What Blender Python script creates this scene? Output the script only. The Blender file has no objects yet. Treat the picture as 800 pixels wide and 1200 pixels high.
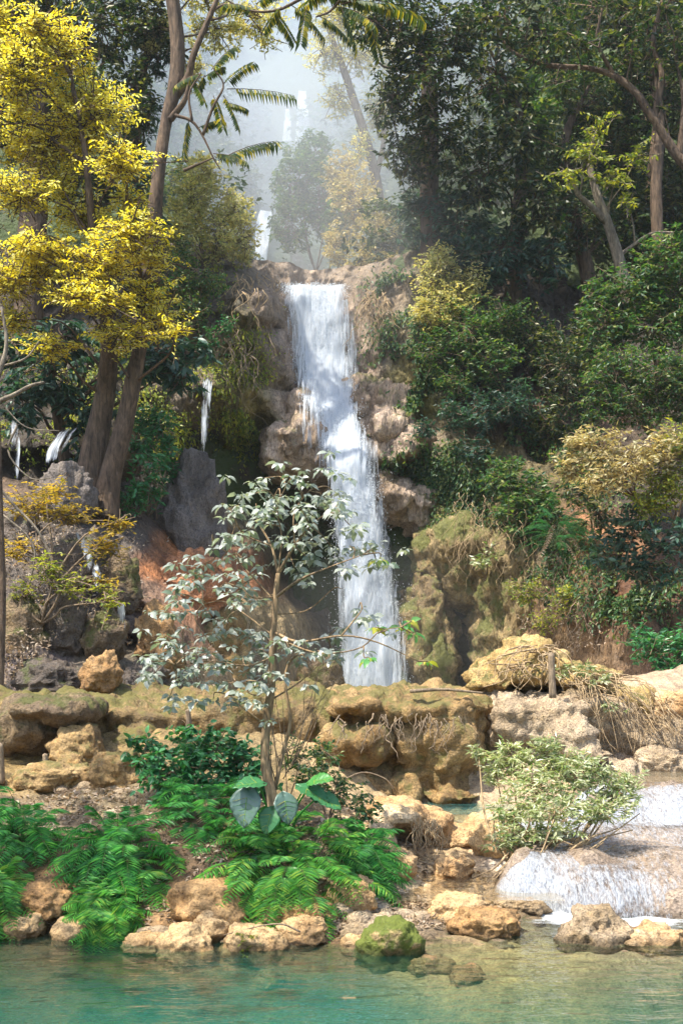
import bpy, bmesh, math
import numpy as np
from mathutils import Vector

# ------------------------------------------------------------------ camera, sky, sun
S = bpy.context.scene
F, HCAM, YH, CX = 1287.0, 2.2, 790.0, 400.0      # focal length in photo pixels, eye height, horizon row
cam_d = bpy.data.cameras.new("camera")
cam = bpy.data.objects.new("camera", cam_d)
S.collection.objects.link(cam)
cam.location = (0, 0, HCAM)
cam.rotation_euler = (math.radians(90), 0, 0)
cam_d.sensor_fit = 'VERTICAL'
cam_d.sensor_height = 36.0
cam_d.lens = 36.0 * F / 1200.0
cam_d.shift_y = (YH - 600.0) / 1200.0
cam_d.clip_end = 1000
cam_d.clip_start = 0.1
S.camera = cam

SUN_EL, SUN_AZ = 63.0, -128.0          # azimuth measured from +Y (away from the camera) towards +X
W = bpy.data.worlds.new("World")
S.world = W
W.use_nodes = True
nt = W.node_tree
sky = nt.nodes.new("ShaderNodeTexSky")
sky.sky_type = 'NISHITA'
sky.sun_disc = False
sky.sun_elevation = math.radians(SUN_EL)
sky.sun_rotation = math.radians(SUN_AZ)
sky.air_density = 1.0
sky.dust_density = 2.0
nt.links.new(sky.outputs[0], nt.nodes["Background"].inputs[0])
nt.nodes["Background"].inputs[1].default_value = 0.15
sl = bpy.data.lights.new("sun", 'SUN')
sl.energy = 3.9
sl.angle = math.radians(0.6)
sl.color = (1.0, 0.94, 0.82)
so = bpy.data.objects.new("sun", sl)
S.collection.objects.link(so)
ea, aa = math.radians(SUN_EL), math.radians(SUN_AZ)
sdir = Vector((math.cos(ea) * math.sin(aa), math.cos(ea) * math.cos(aa), math.sin(ea)))
so.rotation_euler = sdir.to_track_quat('Z', 'Y').to_euler()
so.location = (0, 0, 60)
S.view_settings.view_transform = 'Standard'
S.view_settings.look = 'None'
S.view_settings.exposure = 1.45
S.view_settings.gamma = 1.0
S.cycles.use_denoising = True
S.cycles.max_bounces = 7
S.cycles.diffuse_bounces = 4
S.cycles.glossy_bounces = 3
S.cycles.transmission_bounces = 4
S.cycles.transparent_max_bounces = 24
S.cycles.volume_bounces = 1
S.cycles.caustics_reflective = False
S.cycles.caustics_refractive = False
S.cycles.sample_clamp_indirect = 6.0
S.cycles.use_adaptive_sampling = True
S.cycles.adaptive_threshold = 0.02

R = np.random.default_rng(7)
COL = S.collection.objects

# ------------------------------------------------------------------ numpy helpers
def P(px, py, d):
    """a point seen at photo pixel (px, py) at distance d in metres"""
    return np.array([(px - CX) / F * d, d, HCAM + (YH - py) / F * d])

def m(px, d):
    return px / F * d

def _hash(ix, iy, iz, seed):
    h = (ix.astype(np.uint32) * np.uint32(374761393) + iy.astype(np.uint32) * np.uint32(668265263)
         + iz.astype(np.uint32) * np.uint32(2147483647 & 0x5bd1e995) + np.uint32((seed * 144665 + 11) & 0xffffffff))
    h = (h ^ (h >> np.uint32(13))) * np.uint32(1274126177)
    h = h ^ (h >> np.uint32(16))
    h = h * np.uint32(2246822519)
    h = h ^ (h >> np.uint32(15))
    return h.astype(np.float64) / 4294967295.0

def vnoise(p, seed=0):
    p = np.asarray(p, float)
    i = np.floor(p).astype(np.int64)
    f = p - i
    u = f * f * f * (f * (f * 6 - 15) + 10)
    r = 0
    for dx in (0, 1):
        wx = u[:, 0] if dx else 1 - u[:, 0]
        for dy in (0, 1):
            wy = u[:, 1] if dy else 1 - u[:, 1]
            for dz in (0, 1):
                wz = u[:, 2] if dz else 1 - u[:, 2]
                r = r + wx * wy * wz * _hash(i[:, 0] + dx, i[:, 1] + dy, i[:, 2] + dz, seed)
    return r * 2 - 1

def fbm(p, octv=4, seed=0, gain=0.5, lac=2.03):
    a, s, t = 1.0, 0, 0
    q = np.array(p, float)
    for k in range(octv):
        s = s + a * vnoise(q, seed + k * 17)
        t += a
        a *= gain
        q = q * lac + 13.7
    return s / t

def ridged(p, octv=4, seed=0):
    a, s, t = 1.0, 0, 0
    q = np.array(p, float)
    for k in range(octv):
        s = s + a * (1 - 2 * np.abs(vnoise(q, seed + k * 31)))
        t += a
        a *= 0.55
        q = q * 2.1 + 5.3
    return s / t

def cells(p, seed=0):
    """distance to the nearest feature point (F1), 3-D"""
    p = np.asarray(p, float)
    i = np.floor(p).astype(np.int64)
    f = p - i
    best = np.full(len(p), 9.0)
    for dx in (-1, 0, 1):
        for dy in (-1, 0, 1):
            for dz in (-1, 0, 1):
                a, b, c = i[:, 0] + dx, i[:, 1] + dy, i[:, 2] + dz
                ox = _hash(a, b, c, seed) + dx - f[:, 0]
                oy = _hash(a, b, c, seed + 5) + dy - f[:, 1]
                oz = _hash(a, b, c, seed + 9) + dz - f[:, 2]
                best = np.minimum(best, ox * ox + oy * oy + oz * oz)
    return np.sqrt(best)

def v3(x, y, z):
    x, y, z = np.broadcast_arrays(x, y, z)
    return np.stack([x.ravel(), y.ravel(), z.ravel()], 1).astype(float)

def sstep(a, b, x):
    t = np.clip((x - a) / (b - a), 0, 1)
    return t * t * (3 - 2 * t)

def unit(v):
    return v / np.maximum(np.linalg.norm(v, axis=-1, keepdims=True), 1e-9)

class RBF:
    def __init__(self, pts, vals, smooth=0.02):
        self.p = np.asarray(pts, float)
        v = np.asarray(vals, float)
        n, k = len(self.p), self.p.shape[1]
        r = np.linalg.norm(self.p[:, None] - self.p[None], axis=2)
        A = np.zeros((n + 1 + k, n + 1 + k))
        A[:n, :n] = -r - 0 + np.eye(n) * smooth
        A[:n, n] = 1; A[n, :n] = 1
        A[:n, n + 1:] = self.p; A[n + 1:, :n] = self.p.T
        b = np.zeros(n + 1 + k); b[:n] = v
        self.w = np.linalg.solve(A, b)
    def __call__(self, q):
        q = np.asarray(q, float)
        out = np.empty(len(q))
        n = len(self.p)
        for s in range(0, len(q), 20000):
            c = q[s:s + 20000]
            r = np.sqrt(((c[:, None] - self.p[None]) ** 2).sum(2) + 0.04)
            out[s:s + 20000] = -r @ self.w[:n] + self.w[n] + c @ self.w[n + 1:]
        return out

# ------------------------------------------------------------------ mesh helpers
class MB:
    """collects vertices and faces, builds ONE mesh object"""
    def __init__(s):
        s.v = []; s.f = {3: [], 4: []}; s.n = 0
        s.uv = None
    def add(s, v, faces):
        v = np.asarray(v, float).reshape(-1, 3)
        s.v.append(v)
        for f in faces:
            f = np.asarray(f, np.int64)
            if f.size:
                s.f[f.shape[1]].append(f + s.n)
        s.n += len(v)
        return s
    def build(s, name, mat, parent=None, smooth=True, attrs=None, loc=None):
        me = bpy.data.meshes.new(name)
        V = np.concatenate(s.v) if s.v else np.zeros((0, 3))
        if loc is not None:
            V = V - np.asarray(loc, float)
        fs = [np.concatenate(s.f[k]) if s.f[k] else np.zeros((0, k), np.int64) for k in (3, 4)]
        nf = len(fs[0]) + len(fs[1])
        me.vertices.add(len(V)); me.vertices.foreach_set("co", V.ravel())
        li = np.concatenate([fs[0].ravel(), fs[1].ravel()])
        me.loops.add(len(li)); me.loops.foreach_set("vertex_index", li.astype(np.int32))
        st = np.concatenate([np.arange(len(fs[0])) * 3, len(fs[0]) * 3 + np.arange(len(fs[1])) * 4])
        me.polygons.add(nf)
        me.polygons.foreach_set("loop_start", st.astype(np.int32))
        me.polygons.foreach_set("loop_total", np.concatenate([np.full(len(fs[0]), 3), np.full(len(fs[1]), 4)]).astype(np.int32))
        me.polygons.foreach_set("use_smooth", np.full(nf, bool(smooth)))
        me.update(calc_edges=True)
        if attrs:
            for k, a in attrs.items():
                a = np.asarray(a, float)
                if a.ndim == 1:
                    at = me.attributes.new(k, 'FLOAT', 'POINT'); at.data.foreach_set("value", a)
                else:
                    at = me.attributes.new(k, 'FLOAT_COLOR', 'POINT')
                    at.data.foreach_set("color", np.concatenate([a, np.ones((len(a), 1))], 1).ravel())
        if s.uv is not None:
            u = me.uv_layers.new(name="UVMap")
            u.data.foreach_set("uv", np.asarray(s.uv)[li].ravel())
        if mat is not None:
            me.materials.append(mat)
        o = bpy.data.objects.new(name, me)
        COL.link(o)
        if parent is not None:
            o.parent = parent
        if loc is not None and parent is None:
            o.location = tuple(loc)
        return o

def tag(o, label=None, cat=None, group=None, kind=None):
    if label: o["label"] = label
    if cat: o["category"] = cat
    if group: o["group"] = group
    if kind: o["kind"] = kind
    return o

def empty(name, loc, label, cat, group=None):
    o = bpy.data.objects.new(name, None)
    COL.link(o)
    o.location = tuple(float(c) for c in loc)
    o.empty_display_size = 0.2
    return tag(o, label, cat, group)

def copy_tree(o, parent=None):
    c = o.copy(); COL.link(c)
    if parent: c.parent = parent
    for ch in list(o.children):
        copy_tree(ch, c)
    return c

def gridfaces(nu, nv):
    i = np.arange(nu * nv).reshape(nu, nv)
    return np.stack([i[:-1, :-1], i[1:, :-1], i[1:, 1:], i[:-1, 1:]], -1).reshape(-1, 4)

def smooth_path(pts, n):
    pts = np.asarray(pts, float)
    if len(pts) < 3:
        t = np.linspace(0, 1, n)[:, None]
        return pts[0] * (1 - t) + pts[-1] * t
    q = np.vstack([2 * pts[0] - pts[1], pts, 2 * pts[-1] - pts[-2]])
    t = np.linspace(0, len(pts) - 1 - 1e-6, n)
    i = t.astype(int); f = (t - i)[:, None]
    a, b, c, d = q[i], q[i + 1], q[i + 2], q[i + 3]
    return 0.5 * (2 * b + (c - a) * f + (2 * a - 5 * b + 4 * c - d) * f ** 2 + (3 * b - a - 3 * c + d) * f ** 3)

def tube(mb, pts, r0, r1=None, k=6, n=None, wob=0.0, seed=0, radii=None, fine=True):
    pts = np.asarray(pts, float)
    n = n or max(3, (len(pts) - 1) * 4 + 1)
    p = smooth_path(pts, n) if fine else pts
    n = len(p)
    t = np.linspace(0, 1, n)
    if radii is not None:
        r = np.interp(t, np.linspace(0, 1, len(radii)), radii)
    else:
        r = r0 * (1 - t) + (r1 if r1 is not None else r0 * 0.5) * t
    tan = unit(np.gradient(p, axis=0))
    ref = np.array([0, 0, 1.0]) if abs(tan[:, 2]).mean() < 0.75 else np.array([1.0, 0, 0])
    a = unit(np.cross(tan, ref)); b = np.cross(tan, a)
    ang = np.linspace(0, 2 * np.pi, k, endpoint=False)
    ring = (a[:, None] * np.cos(ang)[None, :, None] + b[:, None] * np.sin(ang)[None, :, None])
    rr = np.repeat(r[:, None], k, 1)
    if wob:
        q = np.concatenate([ring.reshape(-1, 3) * 1.3, ], 1) + np.repeat(p, k, 0) * 0.6 + seed * 3.1
        rr = rr * (1 + wob * fbm(q * [1, 1, 0.6], 3, seed).reshape(n, k))
    v = p[:, None] + ring * rr[..., None]
    i = np.arange(n * k).reshape(n, k)
    j = np.roll(i, -1, 1)
    f = np.stack([i[:-1], j[:-1], j[1:], i[1:]], -1).reshape(-1, 4)
    caps = []
    if k == 4:
        caps.append(i[-1][None]); caps.append(i[0][::-1][None])
    vv = v.reshape(-1, 3)
    if k != 4:
        vv = np.vstack([vv, p[-1] + tan[-1] * r[-1] * .5, p[0]])
        e = n * k
        caps3 = [np.stack([i[-1], j[-1], np.full(k, e)], -1), np.stack([j[0], i[0], np.full(k, e + 1)], -1)]
        mb.add(vv, [f] + caps3)
    else:
        mb.add(vv, [f] + caps)

def many_sticks(mb, A, B, r0, r1):
    """thin three-sided twigs from A to B (N,3)"""
    N = len(A)
    if not N: return
    t = unit(B - A)
    ref = np.where(np.abs(t[:, 2:3]) < .8, np.array([[0, 0, 1.0]]), np.array([[1.0, 0, 0]]))
    a = unit(np.cross(t, ref)); b = np.cross(t, a)
    V = np.empty((N, 6, 3))
    r0 = np.broadcast_to(r0, (N,)); r1 = np.broadcast_to(r1, (N,))
    for k in range(3):
        an = 2 * np.pi * k / 3
        o = a * math.cos(an) + b * math.sin(an)
        V[:, k] = A + o * r0[:, None]; V[:, 3 + k] = B + o * r1[:, None]
    base = (np.arange(N) * 6)[:, None]
    f = np.concatenate([base + np.array([[k, (k + 1) % 3, 3 + (k + 1) % 3, 3 + k]]) for k in range(3)])
    mb.add(V.reshape(-1, 3), [f])

def leaves(mb, b, d, nrm, L, Wd, kind='d', fold=0.12, droop=0.12):
    """N separate leaves: base point, direction, face normal, length, width"""
    N = len(b)
    if not N: return
    L = np.broadcast_to(L, (N,))[:, None]; Wd = np.broadcast_to(Wd, (N,))[:, None]
    d = unit(d); s = unit(np.cross(d, nrm)); n = np.cross(s, d)
    if kind == 'd':
        V = np.stack([b, b + d * L * .45 + s * Wd * .5 + n * Wd * fold, b + d * L - n * L * droop,
                      b + d * L * .45 - s * Wd * .5 + n * Wd * fold], 1)
        base = (np.arange(N) * 4)[:, None]
        mb.add(V.reshape(-1, 3), [np.concatenate([base + [[0, 1, 2]], base + [[0, 2, 3]]])])
    else:
        dr = [0, -.02, -.10, -.30]
        def q(t, w, k, up=0):
            return b + d * L * t + s * Wd * w + n * (L * droop * dr[k] * 3 + Wd * up)
        V = np.stack([q(0, 0, 0), q(.33, 0, 1), q(.7, 0, 2), q(1, 0, 3),
                      q(.28, .47, 1, fold), q(.66, .40, 2, fold), q(.28, -.47, 1, fold), q(.66, -.40, 2, fold)], 1)
        base = (np.arange(N) * 8)[:, None]
        tri = np.concatenate([base + [[0, 4, 1]], base + [[2, 5, 3]], base + [[0, 1, 6]], base + [[2, 3, 7]]])
        qd = np.concatenate([base + [[1, 4, 5, 2]], base + [[1, 2, 7, 6]]])
        mb.add(V.reshape(-1, 3), [tri, qd])

def rand_dir(n, rng):
    return unit(rng.normal(size=(n, 3)))

def crown(lm, tm, blobs, tw, per, L, wd, kind='d', tl=0.45, droop=0.3, flat=0.0, up=0.35, rng=R, hollow=0.3, twig_r=0.006, face=0.7):
    """leaf sprays through the volume of ellipsoids: blobs = (centre, radii, weight)"""
    for c, r, w in blobs:
        n = max(3, int(tw * w)); c = np.asarray(c, float); r = np.asarray(r, float)
        u = rand_dir(n, rng)
        rad = rng.uniform(hollow, 1, n) ** (1 / 2.2)
        rad *= 1 + 0.28 * vnoise(u * 2.3 + c[None] * .7, 3)      # an uneven outline
        tip = c + r * u * rad[:, None]
        td = unit(u * [1, 1, .55] + rng.normal(size=(n, 3)) * .45 + [0, 0, up])
        if flat: td[:, 2] *= (1 - flat); td = unit(td)
        tlen = tl * rng.uniform(.6, 1.3, n)
        org = tip - td * tlen[:, None]
        if tm is not None:
            many_sticks(tm, org, tip, twig_r, twig_r * .4)
            k = rng.random(n) < .35
            mid = c + (org[k] - c) * .25 + rng.normal(size=(k.sum(), 3)) * r.mean() * .08
            many_sticks(tm, mid, org[k], twig_r * 2, twig_r)
        fr = np.tile((np.arange(per) + .5) / per, n)
        T = np.repeat(td, per, 0); O = np.repeat(org, per, 0); TL = np.repeat(tlen, per)
        b = O + T * (TL * (0.15 + .9 * fr))[:, None]
        side = unit(np.cross(T, [0, 0, 1.0]))
        sgn = np.tile(np.where(np.arange(per) % 2, 1.0, -1.0), n)[:, None]
        nn = len(b)
        ld = unit(T * .55 + side * sgn * .8 + rng.normal(size=(nn, 3)) * (.35 * (1 - flat * .6)) - np.array([0, 0, droop]))
        no = unit(np.array([0, 0, 1.0]) * face + rng.normal(size=(nn, 3)) * (.45 * (1 - flat * .5)))
        sz = L * rng.uniform(.65, 1.25, nn)
        leaves(lm, b, ld, no, sz, sz * wd, kind, droop=.12)

def frond_set(lm, rm, base, dirs, length, arch, pairs=16, ll=.12, lw=.02, rng=R, rise=.5, rr=.004, hang=0.0, taper=True, start=.12):
    """pinnate leaves: an arching midrib with pairs of narrow leaflets"""
    N = len(base)
    dirs = unit(dirs); length = np.broadcast_to(length, (N,))
    h = unit(dirs * [1, 1, 0]); K = pairs
    t = start + (1 - start) * (np.arange(K) + .5) / K
    def pos(tt):
        tt = tt[None, :, None]
        return base[:, None] + dirs[:, None] * length[:, None, None] * tt - np.array([0, 0, 1.0]) * (arch * length)[:, None, None] * tt ** 2.2
    p = pos(t)
    e = 0.02
    tan = unit(pos(t + e) - pos(t - e))
    side = unit(np.cross(tan, [0, 0, 1.0])); nm = np.cross(side, tan)
    prof = np.sin(np.pi * np.clip(t * .82 + .16, 0, 1)) ** .7 if taper else np.ones(K)
    for sg in (1, -1):
        dd = unit(side * sg * .9 + tan * .42 - np.array([0, 0, 1.0]) * hang + rng.normal(size=p.shape) * .05 - nm * .12)
        b = p.reshape(-1, 3); sz = (ll * prof[None] * rng.uniform(.9, 1.1, (N, K)) * (length[:, None] / np.mean(length)) ** .5).ravel()
        leaves(lm, b, dd.reshape(-1, 3), (nm + rng.normal(size=p.shape) * .06).reshape(-1, 3), sz, lw * (.6 + .4 * sz / ll), 'd', fold=.2, droop=.16)
    if rm is not None:
        q = pos(np.linspace(0, 1, 5))
        for s in range(4):
            many_sticks(rm, q[:, s], q[:, s + 1], rr * (1 - s * .2), rr * (.8 - s * .2))

# ------------------------------------------------------------------ materials
MATS = {}
def newmat(name):
    mt = bpy.data.materials.new(name); mt.use_nodes = True
    t = mt.node_tree; t.nodes.clear()
    out = t.nodes.new("ShaderNodeOutputMaterial")
    return mt, t, out

def N(t, ty, **kw):
    n = t.nodes.new(ty)
    for k, v in kw.items():
        if k.startswith("i_"):
            key = k[2:]
            key = int(key) if key.isdigit() else key.replace("_", " ")
            n.inputs[key].default_value = v
        else:
            setattr(n, k, v)
    return n

def ramp(t, stops, src):
    r = t.nodes.new("ShaderNodeValToRGB")
    el = r.color_ramp.elements
    while len(el) > 1: el.remove(el[-1])
    for i, (p, c) in enumerate(stops):
        e = el[0] if i == 0 else el.new(p)
        e.position = p
        e.color = (*c, 1) if len(c) == 3 else c
    t.links.new(src, r.inputs[0])
    return r

def noise(t, scale, detail=4, rough=.55, vec=None, dist=0.0):
    n = t.nodes.new("ShaderNodeTexNoise")
    n.inputs["Scale"].default_value = scale; n.inputs["Detail"].default_value = detail
    n.inputs["Roughness"].default_value = rough; n.inputs["Distortion"].default_value = dist
    if vec is not None: t.links.new(vec, n.inputs["Vector"])
    return n

def mix(t, a, b, fac, mode='MIX'):
    x = t.nodes.new("ShaderNodeMix"); x.data_type = 'RGBA'; x.blend_type = mode
    for s, v in ((6, a), (7, b), (0, fac)):
        if hasattr(v, "is_linked") or hasattr(v, "links"): t.links.new(v, x.inputs[s])
        elif isinstance(v, (int, float)): x.inputs[s].default_value = v
        else: x.inputs[s].default_value = (*v, 1)
    return x.outputs[2]

def mathn(t, op, a, b=None, clamp=False):
    x = t.nodes.new("ShaderNodeMath"); x.operation = op; x.use_clamp = clamp
    for s, v in ((0, a), (1, b)):
        if v is None: continue
        if isinstance(v, (int, float)): x.inputs[s].default_value = v
        else: t.links.new(v, x.inputs[s])
    return x.outputs[0]

def bump(t, h, strength, dist, prev=None):
    b = t.nodes.new("ShaderNodeBump")
    b.inputs["Strength"].default_value = strength; b.inputs["Distance"].default_value = dist
    t.links.new(h, b.inputs["Height"])
    if prev is not None: t.links.new(prev, b.inputs["Normal"])
    return b.outputs[0]

def rock_mat(name, cols=None, scale=1.0, rough=.85, b1=.6, b2=.5, stretch=1.0, attr=None, moss=None, moss_amt=.5, wet=True):
    if name in MATS: return MATS[name]
    mt, t, out = newmat(name)
    tc = t.nodes.new("ShaderNodeTexCoord")
    mp = N(t, "ShaderNodeMapping"); mp.inputs["Scale"].default_value = (1, 1, stretch)
    geo = t.nodes.new("ShaderNodeNewGeometry")
    t.links.new(geo.outputs["Position"], mp.inputs[0])
    v = mp.outputs[0]
    n1 = noise(t, .9 * scale, 5, .6, v, .4)
    n2 = noise(t, 5.5 * scale, 5, .65, v)
    n3 = noise(t, 28 * scale, 4, .7, v)
    vo = N(t, "ShaderNodeTexVoronoi"); vo.inputs["Scale"].default_value = 16 * scale
    t.links.new(v, vo.inputs["Vector"])
    if attr:
        at = t.nodes.new("ShaderNodeAttribute"); at.attribute_name = attr
        base = at.outputs["Color"]
        # mineral variation around the zone's own colour
        var = ramp(t, [(.25, (.50, .48, .48)), (.5, (.95, .95, .95)), (.75, (1.5, 1.42, 1.3))], n2.outputs[0])
        base = mix(t, base, var.outputs[0], 1.0, 'MULTIPLY')
        var2 = ramp(t, [(.3, (.62, .6, .58)), (.55, (1, 1, 1)), (.8, (1.3, 1.22, 1.1))], n1.outputs[0])
        base = mix(t, base, var2.outputs[0], 1.0, 'MULTIPLY')
    else:
        k = len(cols)
        base = ramp(t, [(.3 + .4 * i / max(1, k - 1), c) for i, c in enumerate(cols)], n1.outputs[0]).outputs[0]
        var = ramp(t, [(.3, (.62, .6, .58)), (.5, (1, 1, 1)), (.72, (1.35, 1.28, 1.15))], n2.outputs[0])
        base = mix(t, base, var.outputs[0], 1.0, 'MULTIPLY')
    sp = ramp(t, [(.36, (.5, .47, .45)), (.5, (1, 1, 1)), (.68, (1.35, 1.33, 1.3))], n3.outputs[0])
    base = mix(t, base, sp.outputs[0], .75, 'MULTIPLY')
    po = ramp(t, [(.10, (.45, .42, .38)), (.28, (1, 1, 1))], vo.outputs[0])
    base = mix(t, base, po.outputs[0], .8, 'MULTIPLY')
    ve = N(t, "ShaderNodeTexVoronoi"); ve.feature = 'DISTANCE_TO_EDGE'; ve.inputs["Scale"].default_value = 2.6 * scale
    wv = noise(t, 3 * scale, 4, .7, v); wa = t.nodes.new("ShaderNodeVectorMath"); wa.operation = 'MULTIPLY_ADD'
    t.links.new(wv.outputs[1], wa.inputs[0]); wa.inputs[1].default_value = (.5, .5, .5); t.links.new(v, wa.inputs[2]); t.links.new(wa.outputs[0], ve.inputs["Vector"])
    ck = ramp(t, [(.0, (.35, .32, .3)), (.035, (1, 1, 1))], ve.outputs[0])
    base = mix(t, base, ck.outputs[0], .55, 'MULTIPLY')
    if moss:
        nz = N(t, "ShaderNodeSeparateXYZ"); t.links.new(geo.outputs["Normal"], nz.inputs[0])
        mm = noise(t, 1.7 * scale, 6, .7, v)
        s = mathn(t, 'ADD', mm.outputs[0], mathn(t, 'MULTIPLY', nz.outputs[2], .12))
        fac = ramp(t, [(.62 - moss_amt * .25, (0, 0, 0)), (.72 - moss_amt * .25, (1, 1, 1))], s)
        base = mix(t, base, moss, fac.outputs[0])
    bs = N(t, "ShaderNodeBsdfPrincipled")
    if wet:
        pz = N(t, "ShaderNodeSeparateXYZ"); t.links.new(geo.outputs["Position"], pz.inputs[0])
        hz = mathn(t, 'ADD', pz.outputs[2], mathn(t, 'MULTIPLY', n2.outputs[0], -.10))
        wm = N(t, "ShaderNodeMapRange", i_1=-.03, i_2=.03); t.links.new(hz, wm.inputs[0])
        wr = ramp(t, [(0, (.42, .40, .36)), (1, (1, 1, 1))], wm.outputs[0])
        base = mix(t, base, wr.outputs[0], 1.0, 'MULTIPLY')
    t.links.new(base, bs.inputs["Base Color"])
    rr = ramp(t, [(.3, (rough - .2,) * 3), (.7, (min(1, rough + .1),) * 3)], n2.outputs[0])
    t.links.new(rr.outputs[0], bs.inputs["Roughness"])
    bs.inputs["Specular IOR Level"].default_value = .35
    n = bump(t, ck.outputs[0], .35, .04 / scale)
    n = bump(t, n2.outputs[0], b1, .12 / scale, n)
    n = bump(t, vo.outputs[0], b2 * .7, .04 / scale, n)
    n = bump(t, n3.outputs[0], b2, .03 / scale, n)
    t.links.new(n, bs.inputs["Normal"])
    t.links.new(bs.outputs[0], out.inputs[0])
    MATS[name] = mt
    return mt

def leaf_mat(name, cols, transl=.35, tcol=None, rough=.45, clump=.7, spec=.4, cscale=.9):
    if name in MATS: return MATS[name]
    mt, t, out = newmat(name)
    geo = t.nodes.new("ShaderNodeNewGeometry")
    k = len(cols)
    base = ramp(t, [(.05 + .9 * i / max(1, k - 1), c) for i, c in enumerate(cols)], geo.outputs["Random Per Island"]).outputs[0]
    nn = noise(t, cscale, 3, .6, geo.outputs["Position"])
    g = ramp(t, [(.3, (1 - clump * .5,) * 3), (.5, (1, 1, 1)), (.7, (1 + clump * .5, 1 + clump * .45, 1 + clump * .2))], nn.outputs[0])
    base = mix(t, base, g.outputs[0], 1.0, 'MULTIPLY')
    bs = N(t, "ShaderNodeBsdfPrincipled")
    t.links.new(base, bs.inputs["Base Color"])
    bs.inputs["Roughness"].default_value = rough
    bs.inputs["Specular IOR Level"].default_value = spec
    tr = t.nodes.new("ShaderNodeBsdfTranslucent")
    tb = mix(t, base, tcol or (1.5, 1.6, .7), 1.0, 'MULTIPLY')
    t.links.new(tb, tr.inputs[0])
    mx = t.nodes.new("ShaderNodeMixShader"); mx.inputs[0].default_value = transl
    t.links.new(bs.outputs[0], mx.inputs[1]); t.links.new(tr.outputs[0], mx.inputs[2])
    t.links.new(mx.outputs[0], out.inputs[0])
    MATS[name] = mt
    return mt

def bark_mat(name, c1, c2, scale=1.0, moss=None):
    if name in MATS: return MATS[name]
    mt, t, out = newmat(name)
    geo = t.nodes.new("ShaderNodeNewGeometry")
    mp = N(t, "ShaderNodeMapping"); mp.inputs["Scale"].default_value = (1, 1, .22)
    t.links.new(geo.outputs["Position"], mp.inputs[0])
    n1 = noise(t, 14 * scale, 5, .65, mp.outputs[0], .6)
    n2 = noise(t, 2 * scale, 4, .6, geo.outputs["Position"])
    c = ramp(t, [(.35, c1), (.65, c2)], n1.outputs[0]).outputs[0]
    v = ramp(t, [(.3, (.6, .6, .6)), (.7, (1.35, 1.3, 1.2))], n2.outputs[0])
    c = mix(t, c, v.outputs[0], 1.0, 'MULTIPLY')
    bs = N(t, "ShaderNodeBsdfPrincipled"); bs.inputs["Roughness"].default_value = .85
    bs.inputs["Specular IOR Level"].default_value = .25
    t.links.new(c, bs.inputs["Base Color"])
    t.links.new(bump(t, n1.outputs[0], .9, .05 / scale), bs.inputs["Normal"])
    t.links.new(bs.outputs[0], out.inputs[0])
    MATS[name] = mt
    return mt

def foam_mat(name, su, sv, lo, hi, col=(.86, .90, .94), attr=None, seed=0.0, trans=.45, dist=.3):
    """falling or frothing water: white strands with gaps between them"""
    if name in MATS: return MATS[name]
    mt, t, out = newmat(name)
    uv = t.nodes.new("ShaderNodeUVMap")
    mp = N(t, "ShaderNodeMapping"); mp.inputs["Scale"].default_value = (su, sv, 1)
    mp.inputs["Location"].default_value = (seed, seed * 1.7, 0)
    t.links.new(uv.outputs[0], mp.inputs[0])
    n1 = noise(t, 1.0, 6, .68, mp.outputs[0], dist)
    mp2 = N(t, "ShaderNodeMapping"); mp2.inputs["Scale"].default_value = (su * 3.3, sv * 3.5, 1)
    t.links.new(uv.outputs[0], mp2.inputs[0])
    n2 = noise(t, 1.0, 5, .75, mp2.outputs[0], .5)
    s = mathn(t, 'ADD', mathn(t, 'MULTIPLY', n1.outputs[0], .6), mathn(t, 'MULTIPLY', n2.outputs[0], .4))
    if attr:
        at = t.nodes.new("ShaderNodeAttribute"); at.attribute_name = attr
        s = mathn(t, 'ADD', s, mathn(t, 'MULTIPLY', mathn(t, 'SUBTRACT', at.outputs["Fac"], .5), .5))
    a = N(t, "ShaderNodeMapRange", i_1=lo, i_2=hi); t.links.new(s, a.inputs[0])
    alpha = a.outputs[0]
    df = N(t, "ShaderNodeBsdfPrincipled"); df.inputs["Base Color"].default_value = (*col, 1)
    df.inputs["Roughness"].default_value = .35
    t.links.new(bump(t, s, .8, .12), df.inputs["Normal"])
    sh_ = ramp(t, [(.36, (col[0] * .50, col[1] * .56, col[2] * .64)), (.50, (col[0] * .85, col[1] * .88, col[2] * .92)), (.6, (.84, .86, .88))], n2.outputs[0])
    t.links.new(sh_.outputs[0], df.inputs["Base Color"])
    tl = t.nodes.new("ShaderNodeBsdfTranslucent"); tl.inputs[0].default_value = (*col, 1)
    m1 = t.nodes.new("ShaderNodeMixShader"); m1.inputs[0].default_value = trans
    t.links.new(df.outputs[0], m1.inputs[1]); t.links.new(tl.outputs[0], m1.inputs[2])
    tp = t.nodes.new("ShaderNodeBsdfTransparent")
    m2 = t.nodes.new("ShaderNodeMixShader"); t.links.new(alpha, m2.inputs[0])
    t.links.new(tp.outputs[0], m2.inputs[1]); t.links.new(m1.outputs[0], m2.inputs[2])
    t.links.new(m2.outputs[0], out.inputs[0])
    MATS[name] = mt
    return mt

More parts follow.
